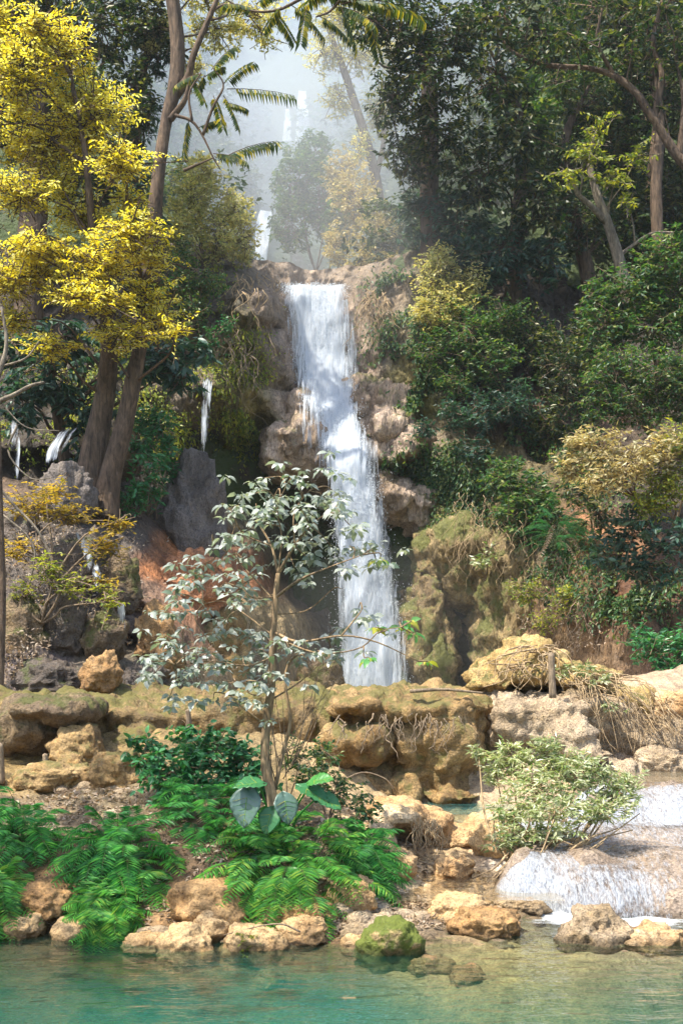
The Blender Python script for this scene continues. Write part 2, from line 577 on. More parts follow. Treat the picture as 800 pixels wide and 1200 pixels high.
def water_mat(name, milk=(.010, .095, .070), foam=True, ripple=.35, rs=3.5, tint=(.86, .97, .93)):
    """clear surface with suspended minerals: attribute depth (m) -> milkiness, attribute foam -> froth"""
    if name in MATS: return MATS[name]
    mt, t, out = newmat(name)
    geo = t.nodes.new("ShaderNodeNewGeometry")
    ad = t.nodes.new("ShaderNodeAttribute"); ad.attribute_name = "depth"
    mp = N(t, "ShaderNodeMapping"); mp.inputs["Scale"].default_value = (.6, 1.5, 1)
    t.links.new(geo.outputs["Position"], mp.inputs[0])
    n1 = noise(t, rs, 3, .55, mp.outputs[0], .5)
    n2 = noise(t, rs * 4, 3, .55, mp.outputs[0], .3)
    nb = bump(t, n1.outputs[0], ripple, .12)
    nb = bump(t, n2.outputs[0], ripple * .6, .03, nb)
    e = mathn(t, 'SUBTRACT', 1.0, mathn(t, 'EXPONENT', mathn(t, 'MULTIPLY', ad.outputs["Fac"], -.80)))
    df = t.nodes.new("ShaderNodeBsdfDiffuse"); df.inputs[0].default_value = (*milk, 1)
    tp = t.nodes.new("ShaderNodeBsdfTransparent"); tp.inputs[0].default_value = (*tint, 1)
    m1 = t.nodes.new("ShaderNodeMixShader"); t.links.new(e, m1.inputs[0])
    t.links.new(tp.outputs[0], m1.inputs[1]); t.links.new(df.outputs[0], m1.inputs[2])
    gl = t.nodes.new("ShaderNodeBsdfGlossy"); gl.inputs["Roughness"].default_value = .04
    gl.inputs[0].default_value = (1, 1, 1, 1)
    t.links.new(nb, gl.inputs["Normal"])
    fr = N(t, "ShaderNodeFresnel"); fr.inputs[0].default_value = 1.33; t.links.new(nb, fr.inputs["Normal"])
    m2 = t.nodes.new("ShaderNodeMixShader"); t.links.new(fr.outputs[0], m2.inputs[0])
    t.links.new(m1.outputs[0], m2.inputs[1]); t.links.new(gl.outputs[0], m2.inputs[2])
    res = m2.outputs[0]
    if foam:
        af = t.nodes.new("ShaderNodeAttribute"); af.attribute_name = "foam"
        n3 = noise(t, 7, 7, .75, mp.outputs[0], .8)
        s = mathn(t, 'ADD', n3.outputs[0], mathn(t, 'MULTIPLY', mathn(t, 'SUBTRACT', af.outputs["Fac"], .62), .9))
        fc = N(t, "ShaderNodeMapRange", i_1=.45, i_2=.86); t.links.new(s, fc.inputs[0])
        fd = t.nodes.new("ShaderNodeBsdfDiffuse"); fd.inputs[0].default_value = (.85, .88, .9, 1)
        t.links.new(bump(t, n3.outputs[0], .6, .06), fd.inputs["Normal"])
        m3 = t.nodes.new("ShaderNodeMixShader"); t.links.new(fc.outputs[0], m3.inputs[0])
        t.links.new(res, m3.inputs[1]); t.links.new(fd.outputs[0], m3.inputs[2])
        res = m3.outputs[0]
    t.links.new(res, out.inputs[0])
    MATS[name] = mt
    return mt

def volume_mat(name, density, color, aniso=.3):
    mt, t, out = newmat(name)
    v = t.nodes.new("ShaderNodeVolumePrincipled")
    v.inputs["Color"].default_value = (*color, 1)
    v.inputs["Density"].default_value = density
    v.inputs["Anisotropy"].default_value = aniso
    t.links.new(v.outputs[0], out.inputs["Volume"])
    return mt

# palette (base colours)
TAN, OCHRE, PINK, GREY = (.40, .30, .16), (.24, .16, .06), (.48, .37, .28), (.105, .085, .07)
MOSS, OLIVE, EARTH, SOIL, BROWN = (.13, .125, .03), (.20, .165, .06), (.36, .15, .06), (.05, .038, .026), (.15, .10, .065)

# ------------------------------------------------------------------ THE SETTING
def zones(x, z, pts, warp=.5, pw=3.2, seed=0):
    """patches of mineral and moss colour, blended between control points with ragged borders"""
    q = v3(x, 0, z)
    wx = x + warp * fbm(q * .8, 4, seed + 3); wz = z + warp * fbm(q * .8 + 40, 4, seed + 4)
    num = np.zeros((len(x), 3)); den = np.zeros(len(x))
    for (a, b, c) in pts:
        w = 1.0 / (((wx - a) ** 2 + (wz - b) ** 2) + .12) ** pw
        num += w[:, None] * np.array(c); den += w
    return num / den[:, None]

# --- main cliff: y = D(x, z)
CL = [
 (-250,805,15.5),(-120,805,15.8),(0,806,16.6),(60,806,16.6),(130,806,16.8),(200,806,18),(260,806,20),(310,806,24),(360,806,28.5),(400,806,30.6),(450,806,30.6),(500,806,28.6),(545,806,28.2),(600,806,26),(650,806,24),(720,806,22.2),(800,806,21),(950,806,19.5),(1100,806,18),
 (-250,700,17.2),(0,700,18),(60,700,18.3),(120,700,19.2),(200,700,20.4),(280,700,24),(340,700,29),(420,700,30.6),(480,700,28.9),(530,700,28.2),(570,700,27.0),(620,700,25.4),(700,700,23.2),(800,700,22),(960,700,20),
 (-200,600,20),(0,600,20.6),(60,600,21),(130,600,22),(220,600,24),(290,600,27.5),(340,600,30.3),(420,600,30.2),(475,600,29.3),(520,600,27.6),(600,600,26.2),(700,600,25),(800,600,24),(950,600,22),
 (-200,530,22),(0,530,23),(60,530,23.3),(130,530,24.2),(190,530,25.8),(260,530,28.8),(310,530,29.6),(350,530,29.3),(400,530,29.6),(445,530,29),(490,530,28.2),(550,530,27.3),(620,530,27),(700,530,26.6),(800,530,26),(950,530,24),
 (-200,470,23.5),(0,470,25),(100,470,26),(190,470,27),(240,470,27),(280,470,27.1),(320,470,28.2),(370,470,29.8),(420,470,30.1),(460,470,29.2),(520,470,28.3),(600,470,28),(700,470,28),(800,470,27.6),(950,470,26),
 (-200,400,25.5),(0,400,26.5),(150,400,27),(220,400,27),(270,400,26.9),(310,400,27.2),(340,400,28.8),(370,400,30.2),(410,400,30.2),(440,400,29),(500,400,28.7),(600,400,29),(700,400,29.6),(800,400,29),(950,400,28),
 (-200,335,27),(0,335,27.6),(150,335,28),(240,335,27.8),(300,335,27.4),(325,340,28.2),(345,345,30),(370,345,30.4),(395,345,30.2),(412,340,29.3),(440,335,29.1),(500,335,29.3),(600,335,30),(700,335,31),(800,335,31),(950,335,30)]
CW = np.array([P(*c) for c in CL])
CD = RBF(CW[:, [0, 2]], CW[:, 1], .05)

def jag(x, seed, a=.35, s=2.2):
    return a * fbm(v3(x * s, seed * 1.7, 0), 3, seed) + a * .5 * ridged(v3(x * s * 2.6, seed * 3.3, 0), 2, seed)

# (centre px, top py, bottom py, half width px, d, out, tilt) rounded tufa mounds that end in a ragged skirt
SK = [(352, 462, 560, 48, 28.8, 1.9), (442, 472, 545, 50, 28.6, 1.6), (458, 565, 615, 32, 28.4, .8),
      (378, 440, 500, 40, 29.4, .7), (250, 425, 468, 24, 27.0, 1.1), (402, 455, 540, 30, 29.2, .5),
      (500, 590, 680, 55, 28, .8), (300, 330, 372, 34, 27.4, .7), (450, 345, 470, 45, 29.0, .5),
      (545, 640, 700, 34, 28, .5)]
# recesses and caves: centre px, centre py, half width, half height, d, depth
CV = [(470, 648, 22, 42, 29, 1.9), (548, 752, 24, 52, 28, 2.0), (505, 705, 26, 14, 28.4, .6), (235, 525, 30, 48, 27.4, 2.2), (282, 575, 40, 32, 28.5, 2.0), (370, 625, 44, 34, 29.6, 1.0),
      (600, 600, 10, 30, 26, .5), (640, 500, 22, 40, 26.8, 1.2), (40, 545, 60, 26, 23.4, 1.0), (460, 568, 30, 12, 28, .6),
      (130, 760, 20, 24, 17.6, .6), (140, 715, 26, 18, 18.4, .6), (360, 680, 26, 50, 29.5, .8)]
def Dfun(x, z, fine=True):
    x = np.asarray(x, float); z = np.asarray(z, float)
    d = CD(np.stack([x, z], 1))
    for k, (px, y0, y1, w, dd, out) in enumerate(SK):
        c = P(px, y0, dd); zb = P(px, y1, dd)[2]; ww = m(w, dd)
        u = (x - c[0]) / ww
        zz = zb + jag(x, 20 + k, .22, 2.5) + .25 * ww * u * u
        t = np.clip((c[2] - z) / np.maximum(c[2] - zz, .1), 0, 3)
        inside = np.clip(1 - u * u, 0, 1) ** .5
        prof = np.sqrt(np.clip(t, 0, 1)) * (1 - sstep(.97, 1.1, t))
        d = d - out * inside * prof
    for k, (px, py, w, h, dd, dep) in enumerate(CV):
        c = P(px, py, dd)
        u = (x - c[0]) / m(w, dd); s = (z - c[2] + jag(x, 50 + k, .18, 2.8)) / m(h, dd)
        r = np.sqrt(u * u + s * s) + .22 * fbm(v3(x * 1.1, k * 3.0, z * 1.1), 3, 60 + k)
        d = d + dep * (1 - sstep(.72, 1.02, r))
    q = v3(x, d, z)
    d = d + .75 * fbm(q * [.42, .1, .38], 4, 1) + .2 * ridged(q * [1.5, .2, .55], 3, 2)
    if fine:
        # draped, vertically fluted stone and knobbly lumps
        d = d - .27 * ridged(q * [2.6, .3, .6], 4, 5) * sstep(-.5, .4, fbm(q * [.3, .1, .3], 2, 8))
        d = d + .30 * cells(q * [1.3, .5, 1.1] + .8 * vnoise(q * 1.1, 15)[:, None], 11) + .10 * cells(q * [4.2, .5, 4.6], 13) * sstep(-.1, .5, fbm(q * [.9, .2, .9], 3, 14)) + .11 * fbm(q * [5, 1, 5], 3, 12)
    return d

class Grid2:
    """bilinear lookup of a surface sampled once"""
    def __init__(s, f, x0, x1, nx, y0, y1, ny):
        s.a = (x0, x1, nx, y0, y1, ny)
        X, Y = np.meshgrid(np.linspace(x0, x1, nx), np.linspace(y0, y1, ny), indexing='ij')
        s.g = f(X.ravel(), Y.ravel()).reshape(nx, ny)
    def __call__(s, x, y):
        x0, x1, nx, y0, y1, ny = s.a
        u = np.clip((np.asarray(x, float) - x0) / (x1 - x0) * (nx - 1), 0, nx - 1.001)
        v = np.clip((np.asarray(y, float) - y0) / (y1 - y0) * (ny - 1), 0, ny - 1.001)
        i = u.astype(int); j = v.astype(int); u = u - i; v = v - j; g = s.g
        return g[i, j] * (1 - u) * (1 - v) + g[i + 1, j] * u * (1 - v) + g[i, j + 1] * (1 - u) * v + g[i + 1, j + 1] * u * v
DG = Grid2(lambda a, b: Dfun(a, b, False), -20, 20, 500, .8, 14.2, 170)

def on_cliff(px, py, off=0.0):
    d = 27.0
    for _ in range(25):
        p = P(px, py, d)
        d = d * .5 + float(DG(p[0], p[2])) * .5
    return P(px, py, d - off), d - off

nx, nz = 800, 340
gx = np.linspace(-20, 20, nx); gz = np.linspace(.8, 13.6, nz)
X, Z = np.meshgrid(gx, gz, indexing='ij'); X = X.ravel(); Z = Z.ravel()
Y = Dfun(X, Z)
q = v3(X, Y, Z)
X2 = X + .16 * fbm(q * 1.3, 3, 71); Z2 = Z + .14 * fbm(q * 1.3, 3, 72)
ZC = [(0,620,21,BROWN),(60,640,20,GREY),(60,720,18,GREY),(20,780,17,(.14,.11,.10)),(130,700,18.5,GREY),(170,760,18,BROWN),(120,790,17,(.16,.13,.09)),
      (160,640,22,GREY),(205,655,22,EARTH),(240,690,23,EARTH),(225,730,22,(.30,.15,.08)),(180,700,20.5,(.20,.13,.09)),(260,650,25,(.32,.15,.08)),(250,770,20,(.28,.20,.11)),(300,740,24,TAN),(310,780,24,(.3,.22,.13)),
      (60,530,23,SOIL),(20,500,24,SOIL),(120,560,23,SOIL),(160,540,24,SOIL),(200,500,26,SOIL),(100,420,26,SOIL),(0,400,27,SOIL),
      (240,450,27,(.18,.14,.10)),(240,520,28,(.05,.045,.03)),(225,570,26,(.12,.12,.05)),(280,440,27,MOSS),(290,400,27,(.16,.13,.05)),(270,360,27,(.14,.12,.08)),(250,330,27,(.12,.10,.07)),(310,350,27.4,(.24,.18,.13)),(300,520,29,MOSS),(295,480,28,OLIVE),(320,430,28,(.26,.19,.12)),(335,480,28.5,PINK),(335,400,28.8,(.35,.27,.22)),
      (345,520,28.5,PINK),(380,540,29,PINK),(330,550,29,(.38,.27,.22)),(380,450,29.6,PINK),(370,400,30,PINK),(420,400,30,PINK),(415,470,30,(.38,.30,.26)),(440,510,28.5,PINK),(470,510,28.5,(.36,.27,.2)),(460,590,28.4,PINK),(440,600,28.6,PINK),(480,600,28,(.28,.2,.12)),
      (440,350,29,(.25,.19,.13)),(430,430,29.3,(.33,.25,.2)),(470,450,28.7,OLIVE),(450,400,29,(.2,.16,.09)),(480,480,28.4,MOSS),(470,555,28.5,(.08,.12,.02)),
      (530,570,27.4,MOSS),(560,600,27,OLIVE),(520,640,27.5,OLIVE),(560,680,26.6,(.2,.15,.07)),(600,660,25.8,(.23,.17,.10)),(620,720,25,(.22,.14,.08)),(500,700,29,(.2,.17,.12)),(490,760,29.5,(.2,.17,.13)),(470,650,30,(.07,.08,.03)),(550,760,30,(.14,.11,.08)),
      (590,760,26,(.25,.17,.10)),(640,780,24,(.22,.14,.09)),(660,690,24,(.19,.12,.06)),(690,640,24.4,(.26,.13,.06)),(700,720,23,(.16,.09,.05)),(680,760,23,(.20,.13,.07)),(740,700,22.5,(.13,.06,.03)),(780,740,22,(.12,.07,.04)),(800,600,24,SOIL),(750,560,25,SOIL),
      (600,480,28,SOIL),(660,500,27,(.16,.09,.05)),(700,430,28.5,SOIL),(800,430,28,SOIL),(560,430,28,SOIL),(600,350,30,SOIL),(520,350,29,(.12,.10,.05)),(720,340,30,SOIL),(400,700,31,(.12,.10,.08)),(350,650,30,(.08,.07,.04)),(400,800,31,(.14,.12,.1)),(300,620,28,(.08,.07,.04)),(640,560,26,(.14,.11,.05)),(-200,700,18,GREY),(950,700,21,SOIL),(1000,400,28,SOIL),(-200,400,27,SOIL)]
ZP = []
for (a, b, c, col) in ZC:
    pp = P(a, b, c); ZP.append((pp[0], pp[2], col))
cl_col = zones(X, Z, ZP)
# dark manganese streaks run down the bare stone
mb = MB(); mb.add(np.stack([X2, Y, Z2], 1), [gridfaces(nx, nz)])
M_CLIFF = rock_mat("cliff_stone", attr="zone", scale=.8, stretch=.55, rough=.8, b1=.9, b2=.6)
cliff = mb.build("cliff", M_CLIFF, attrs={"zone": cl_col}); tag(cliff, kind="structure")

# --- forested slopes and the valley above the lip: z = H(x, y)
def Hfun(x, y):
    xa = -.8 - .075 * (y - 30)
    zv = np.interp(y, [26, 30, 43, 45.5, 46.5, 58, 66, 67.5, 80, 100, 140], [11.8, 12.1, 12.6, 14.5, 20.2, 26, 32, 38.5, 50, 66, 86])
    s = np.abs(x - xa) - 1.2 - .02 * (y - 30)
    side = np.maximum(0, s) * np.where(x < xa, 1.15, 1.25)
    t = y - DG(x, np.full(len(x), 13.2)) - .2
    z = np.minimum(zv + side, 13.0 + t * 1.75)
    z = np.maximum(z, np.minimum(zv, 90))
    z = np.where(t < 0, np.minimum(z, 12.9 + t * 14), z)
    z = np.minimum(z, 95)
    q = v3(x, y, z)
    return z + 1.0 * fbm(q * .22, 4, 21) * sstep(30, 36, y) + .35 * fbm(q * 1.1, 4, 22)
gx = np.linspace(-75, 75, 360); gy = np.concatenate([np.linspace(25.5, 50, 240), np.linspace(50.3, 140, 160)])
X, Yv = np.meshgrid(gx, gy, indexing='ij'); X = X.ravel(); Yv = Yv.ravel()
Zv = Hfun(X, Yv)
mb = MB(); mb.add(np.stack([X, Yv, Zv], 1), [gridfaces(360, 400)])
M_SLOPE = rock_mat("forest_floor", [(.03, .028, .018), (.06, .05, .03), (.10, .08, .05)], scale=.5, moss=(.04, .06, .015), moss_amt=.9)
tag(mb.build("hills", M_SLOPE), kind="structure")

# --- banks and the river bed: z = B(x, y)
BP = [(0,1092,9.35),(60,1094,9.3),(140,1094,9.3),(220,1100,9.1),(300,1108,8.95),(380,1110,8.9),(440,1112,8.9),(500,1104,9.05),
      (-100,1090,9.4),(-100,1000,10.2),(-100,900,13),
      (0,1075,9.45),(60,1060,9.5),(130,1060,9.6),(200,1050,9.6),(260,1065,9.5),(330,1068,9.5),(400,1070,9.5),
      (0,1000,10.4),(70,985,10.6),(130,1010,9.9),(200,1010,9.9),(270,1000,9.9),(340,1000,9.9),(400,1015,9.9),(440,1045,10.2),
      (20,940,12),(90,935,12.2),(130,960,11.4),(190,950,11),(260,945,10.6),(322,948,10.4),(380,955,10.6),(420,990,10.9),
      (30,900,13.6),(110,905,13.4),(200,900,12.8),(300,905,12.6),(380,930,12.6),(430,960,12.4),(470,990,12),
      (460,1036,10.9),(520,1036,10.9),(570,1040,10.8),(480,1052,10.3),(560,1056,10.2),(520,1078,9.75),(600,1084,9.6),(470,1075,9.75),
      (500,975,12.6),(560,975,12.8),(590,1000,11.8),(600,1035,10.9),(630,1010,11.4),(650,985,12.2),(690,950,13.4),(680,925,14),(620,945,14.2),(540,950,14.4),(480,945,14.4)]
BW = [P(*c) for c in BP]
BW += [np.array(c, float) for c in [(-14,-3,-1.6),(14,-3,-1.6),(0,-3,-1.7),(-14,5,-1.2),(14,5,-1.2),(-5,5.5,-1.1),(-2,5.5,-1.2),(0,6,-1.4),(3,5.5,-1.3),(-6,7.2,-1.0),(-3.5,7.2,-.8),(-1.5,7,-1.1),(0,7,-1.5),(1.2,7,-.55),(2.5,7,-.65),(4.5,7,-1.1),
  (-5,8.3,-.22),(-3,8.2,-.20),(-1.5,8,-.30),(-.6,8,-.75),(.2,8,-.4),(1.0,8,-.13),(2,8,-.13),(3.2,8,-.22),(5,8,-.6),(1.4,8.8,-.09),(2.2,8.8,-.08),(3.2,8.9,-.12),(5,9,-.3),
  (1.8,9.6,-.12),(3,9.7,-.15),(5,9.8,-.2),(8,9.8,-.2),(2.4,10.4,.05),(4,10.5,.05),(7,10.5,.05),(2.6,11.6,.2),(4,11.8,.2),(7,12,.2),(3,12.8,.25),(5,13.2,.4),(8,13,.4),(3.4,14.4,.7),(5,14.6,.75),(8,14.4,.75),
  (4.5,16.0,1.95),(6.5,16.2,2.0),(4.4,18,1.95),(5,17.5,2.3),(8,17.5,2.6),(12,15,2.5),(12,11,1.5),
  (-9,15,1.7),(-6,15.6,1.7),(-3,15.6,1.7),(0,15.6,1.6),(2,15.6,1.5),(-9,17,1.9),(0,18,1.6),(3,20,1.7),(-3,20,1.7),(0,30,1.6),(6,24,1.9),(-8,24,2.2),(-12,11,1.6),(12,30,2),(-12,32,2),(3,32,1.6)]]
BW = np.array(BW)
BR = RBF(BW[:, :2], BW[:, 2], .02)
def Bfun(x, y, fine=True):
    x = np.asarray(x, float); y = np.asarray(y, float)
    z = BR(np.stack([x, y], 1))
    q = v3(x, y, z)
    if fine:
        amp = np.where(z < -.1, .6, 1.0)
        z = z + amp * (.09 * fbm(q * 1.6, 4, 31) - .07 * cells(q * 3.1, 32) + .05 * fbm(q * 6, 3, 33)) + .03
    return z
gx = np.linspace(-13, 13, 620); gy = np.concatenate([np.linspace(-3, 6, 60), np.linspace(6.04, 16, 330), np.linspace(16.2, 32, 50)])
X, Yv = np.meshgrid(gx, gy, indexing='ij'); X = X.ravel(); Yv = Yv.ravel()
Zv = Bfun(X, Yv)
BZ = []
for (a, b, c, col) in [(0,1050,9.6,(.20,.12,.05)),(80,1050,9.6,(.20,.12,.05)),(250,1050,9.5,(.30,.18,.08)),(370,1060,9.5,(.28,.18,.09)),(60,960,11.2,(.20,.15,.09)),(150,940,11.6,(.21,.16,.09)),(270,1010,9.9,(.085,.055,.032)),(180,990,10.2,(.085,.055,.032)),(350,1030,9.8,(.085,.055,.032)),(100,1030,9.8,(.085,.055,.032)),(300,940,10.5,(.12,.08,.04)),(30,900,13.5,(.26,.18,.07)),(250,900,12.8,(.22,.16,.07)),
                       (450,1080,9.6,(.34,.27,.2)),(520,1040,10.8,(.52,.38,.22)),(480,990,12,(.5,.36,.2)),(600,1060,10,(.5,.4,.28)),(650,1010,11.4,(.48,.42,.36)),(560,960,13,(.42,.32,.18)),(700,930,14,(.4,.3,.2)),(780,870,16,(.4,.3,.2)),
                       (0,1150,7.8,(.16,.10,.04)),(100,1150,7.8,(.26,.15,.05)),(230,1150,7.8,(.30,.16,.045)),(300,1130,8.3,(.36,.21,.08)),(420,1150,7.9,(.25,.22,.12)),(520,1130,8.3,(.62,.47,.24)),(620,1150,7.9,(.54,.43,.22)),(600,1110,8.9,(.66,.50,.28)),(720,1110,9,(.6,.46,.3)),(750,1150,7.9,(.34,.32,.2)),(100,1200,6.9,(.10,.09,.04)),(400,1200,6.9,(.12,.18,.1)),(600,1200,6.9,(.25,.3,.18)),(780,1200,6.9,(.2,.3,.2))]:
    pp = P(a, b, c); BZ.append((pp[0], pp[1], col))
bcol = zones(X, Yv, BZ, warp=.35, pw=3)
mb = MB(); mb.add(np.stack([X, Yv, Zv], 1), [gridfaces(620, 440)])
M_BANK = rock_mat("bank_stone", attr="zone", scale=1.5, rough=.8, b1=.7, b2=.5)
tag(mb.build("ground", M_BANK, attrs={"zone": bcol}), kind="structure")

# far ground under everything, out to the horizon
mb = MB(); mb.add(v3(np.array([-900, 900, 900, -900.]), np.array([-900, -900, 900, 900.]), np.full(4, -2.2)), [np.array([[0, 1, 2, 3]])])
tag(mb.build("terrain", M_SLOPE), kind="structure")

BG = Grid2(lambda a, b: Bfun(a, b, False), -13, 13, 300, -3, 32, 500)

# --- lower pool
gx = np.linspace(-13, 13, 520); gy = np.linspace(-3, 10.4, 300)
X, Yv = np.meshgrid(gx, gy, indexing='ij'); X = X.ravel(); Yv = Yv.ravel()
bz = Bfun(X, Yv)
depth = np.clip(-bz, 0, 3)
q = v3(X, Yv, 0)
lipx = sstep(1.1, 2.1, X)
foam = lipx * np.exp(-np.maximum(0, (10.0 - Yv) - .1 - .35 * fbm(q * 1.5, 3, 41)) / .75) * (.80 + .35 * fbm(q * 3, 3, 42))
foam = np.clip(foam, 0, 1.2)
mb = MB(); mb.add(np.stack([X, Yv, .006 * fbm(q * 3, 3, 5)], 1), [gridfaces(520, 300)])
pool = mb.build("water", water_mat("pool_water"), attrs={"depth": depth, "foam": foam}); tag(pool, kind="structure")

# shallow stream pool in the middle, small still pool under the ledge, basin behind the ledge
def flat_water(x0, x1, y0, y1, z, n, mat, clear=0.0, foamv=0.0):
    gx = np.linspace(x0, x1, n); gy = np.linspace(y0, y1, n)
    X, Yv = np.meshgrid(gx, gy, indexing='ij'); X = X.ravel(); Yv = Yv.ravel()
    dp = np.clip(z - Bfun(X, Yv), 0, 1.2) + clear
    mb = MB(); mb.add(v3(X, Yv, np.full(len(X), z)), [gridfaces(n, n)])
    return tag(mb.build("water", mat, attrs={"depth": dp, "foam": np.full(len(X), foamv)}), kind="structure")
M_W2 = water_mat("stream_water", milk=(.5, .42, .28), ripple=.4, rs=5, tint=(.96, .92, .84))
flat_water(.15, 2.0, 9.85, 11.8, .165, 80, M_W2, 0, .12)
flat_water(.6, 3.0, 13.2, 15.2, float(BG(1.7, 14.3)) + .07, 60, water_mat("still_water", milk=(.08, .26, .24), ripple=.15), .25)
flat_water(-6.5, 4.2, 16.0, 31.4, 1.80, 60, water_mat("basin_water", milk=(.4, .42, .36), ripple=.6), .3, .25)

# ------------------------------------------------------------------ ROCKS AND LEDGES
def on_bank(px, py, lo=6.0, hi=22.0):
    ds = np.linspace(lo, hi, 500)
    x = (px - CX) / F * ds; z = HCAM + (YH - py) / F * ds
    b = BG(x, ds)
    k = np.argmax(z < b) if (z < b).any() else len(ds) - 1
    return P(px, py, ds[k]), ds[k]

def ico(sub):
    bm = bmesh.new(); bmesh.ops.create_icosphere(bm, subdivisions=sub, radius=1)
    v = np.array([a.co[:] for a in bm.verts]); f = np.array([[a.index for a in p.verts] for p in bm.faces])
    bm.free(); return v, f
ICO = {k: ico(k) for k in (2, 3, 4, 5)}

def rock_shape(c, r, seed, sub=5, e=.8, lump=.22, rot=0.0, peak=(0, 0), pits=1.0):
    v, f = ICO[sub]
    p = np.sign(v) * np.abs(v) ** e
    p[:, 2] = np.where(p[:, 2] < 0, p[:, 2] * .7, p[:, 2])
    hgt = np.clip(p[:, 2], 0, 1)
    p[:, 0] = p[:, 0] * (1 - .35 * hgt * (1 if peak[0] else 0)) + peak[0] * hgt
    ca, sa = math.cos(rot), math.sin(rot)
    p = p @ np.array([[ca, sa, 0], [-sa, ca, 0], [0, 0, 1]])
    p = p * r
    s = float(np.mean(r)); q = p / s + seed * 7.3
    k = 1 + lump * fbm(q * 1.1, 3, seed) + lump * .5 * ridged(q * 1.9, 3, seed + 1) - lump * .6 * cells(q * 2.0, seed + 2) + .1
    k = k + .07 * pits * fbm(q * 6, 4, seed + 3) - .07 * pits * cells(q * 6.5, seed + 4)
    return p * k[:, None] + c, f

def boulder(label, x0, x1, y0, y1, mat, seed, d=None, cat="boulder", name="boulder", group=None, depth=.9, e=.85, lump=.22, sub=5, peak=(0, 0), rot=None, sink=.12):
    if d is None:
        c0, d = on_bank((x0 + x1) / 2, y1)
    rx = m(x1 - x0, d) / 2; hz = m(y1 - y0, d)
    c = P((x0 + x1) / 2, y1, d); c[1] += rx * depth * .6
    sc = c[1] / d
    c = P((x0 + x1) / 2, y1, c[1])
    r = np.array([rx * 1.0 * sc, rx * depth, hz * .62 * sc])
    c[2] += hz * .38 * sc
    v, f = rock_shape(c, r, seed, sub, e, lump, rot=(seed * 1.3 % .6 - .3) if rot is None else rot, peak=peak)
    mb = MB(); mb.add(v, [f])
    base = np.array([c[0], c[1], c[2] - hz * .4])
    o = mb.build(name, mat, loc=base)
    tag(o, label, cat, group)
    return o

def fuse(blobs, voxel, disp, mat, name, label, cat, seed=0, attrs=None, group=None, loc=None):
    """several swollen lobes grown into one stone"""
    mb = MB()
    v0, f0 = ICO[4]
    for c, r, e in blobs:
        mb.add(np.sign(v0) * np.abs(v0) ** e * r + c, [f0])
    o = mb.build("tmp", None)
    md = o.modifiers.new("r", 'REMESH'); md.mode = 'VOXEL'; md.voxel_size = voxel
    dg = bpy.context.evaluated_depsgraph_get(); ev = o.evaluated_get(dg); me = ev.to_mesh()
    n = len(me.vertices); V = np.empty(n * 3); me.vertices.foreach_get("co", V); V = V.reshape(-1, 3)
    NN = np.empty(n * 3); me.vertices.foreach_get("normal", NN); NN = NN.reshape(-1, 3)
    fs = [list(p.vertices) for p in me.polygons]
    ev.to_mesh_clear(); bpy.data.objects.remove(o)
    q = [np.array([f for f in fs if len(f) == k]) for k in (3, 4)]
    V = V + NN * disp(V, NN)[:, None]
    out = MB(); out.add(V, [a for a in q if len(a)])
    lo = V.min(0); hi = V.max(0)
    base = np.array([(lo[0] + hi[0]) / 2, (lo[1] + hi[1]) / 2, lo[2]]) if loc is None else loc
    at = {k: fn(V) for k, fn in attrs.items()} if attrs else None
    ob = out.build(name, mat, loc=base, attrs=at)
    return tag(ob, label, cat, group)

def bx(x0, x1, y0, y1, d, thick, e=.6):
    """lobe filling a pixel rectangle whose near face is at distance d"""
    dc = d + thick / 2
    a = P(x0, y1, d + thick * .25); b = P(x1, y0, d + thick * .25)
    return (np.array([(a[0] + b[0]) / 2, dc, (a[2] + b[2]) / 2]), np.array([(b[0] - a[0]) / 2, thick / 2, (b[2] - a[2]) / 2]) * 1.06, e)

def tufa_disp(seed, a=1.0, flute=.5, pit=1.0):
    def f(V, NN):
        q = V + seed * 11.0
        side = 1 - np.abs(NN[:, 2])
        return a * (.16 * fbm(q * 1.4, 4, seed) - .13 * cells(q * 2.1, seed + 1) + .05 * fbm(q * 6, 3, seed + 2)
                    + flute * .09 * ridged(q * [4.5, 4.5, .8], 3, seed + 3) * side - pit * .05 * cells(q * 7, seed + 4) + .07)
    return f

M_OCH = rock_mat("ochre_tufa", [(.10, .06, .025), (.25, .16, .065), (.38, .27, .13)], 1.4, moss=(.12, .10, .03), moss_amt=.25)
M_ORG = rock_mat("orange_tufa", [(.36, .20, .08), (.52, .34, .17), (.60, .47, .30)], 1.6, b1=.9, b2=.8)
M_TANR = rock_mat("tan_boulder_stone", [(.30, .18, .08), (.44, .30, .15), (.36, .25, .13)], 2.2, b1=.4, b2=.6)
M_BRNR = rock_mat("brown_boulder_stone", [(.13, .07, .03), (.26, .15, .06), (.34, .22, .10)], 1.6, b1=.5, b2=.6)
M_GRYR = rock_mat("grey_boulder_stone", [(.07, .058, .05), (.16, .135, .12), (.10, .08, .065)], 1.4, b1=1, b2=.9, stretch=.6)
M_PALE = rock_mat("pale_pitted_stone", [(.26, .19, .11), (.38, .29, .19), (.46, .37, .26)], 1.8, b1=1, b2=1)
M_MOSS = rock_mat("mossy_boulder_stone", [(.30, .20, .09), (.46, .33, .17)], 2, moss=(.09, .11, .015), moss_amt=1.1)
M_DARKT = rock_mat("dark_tufa", [(.09, .06, .04), (.17, .12, .07), (.24, .17, .09)], 1.3, b1=1, b2=.9, moss=(.08, .08, .02), moss_amt=.3)

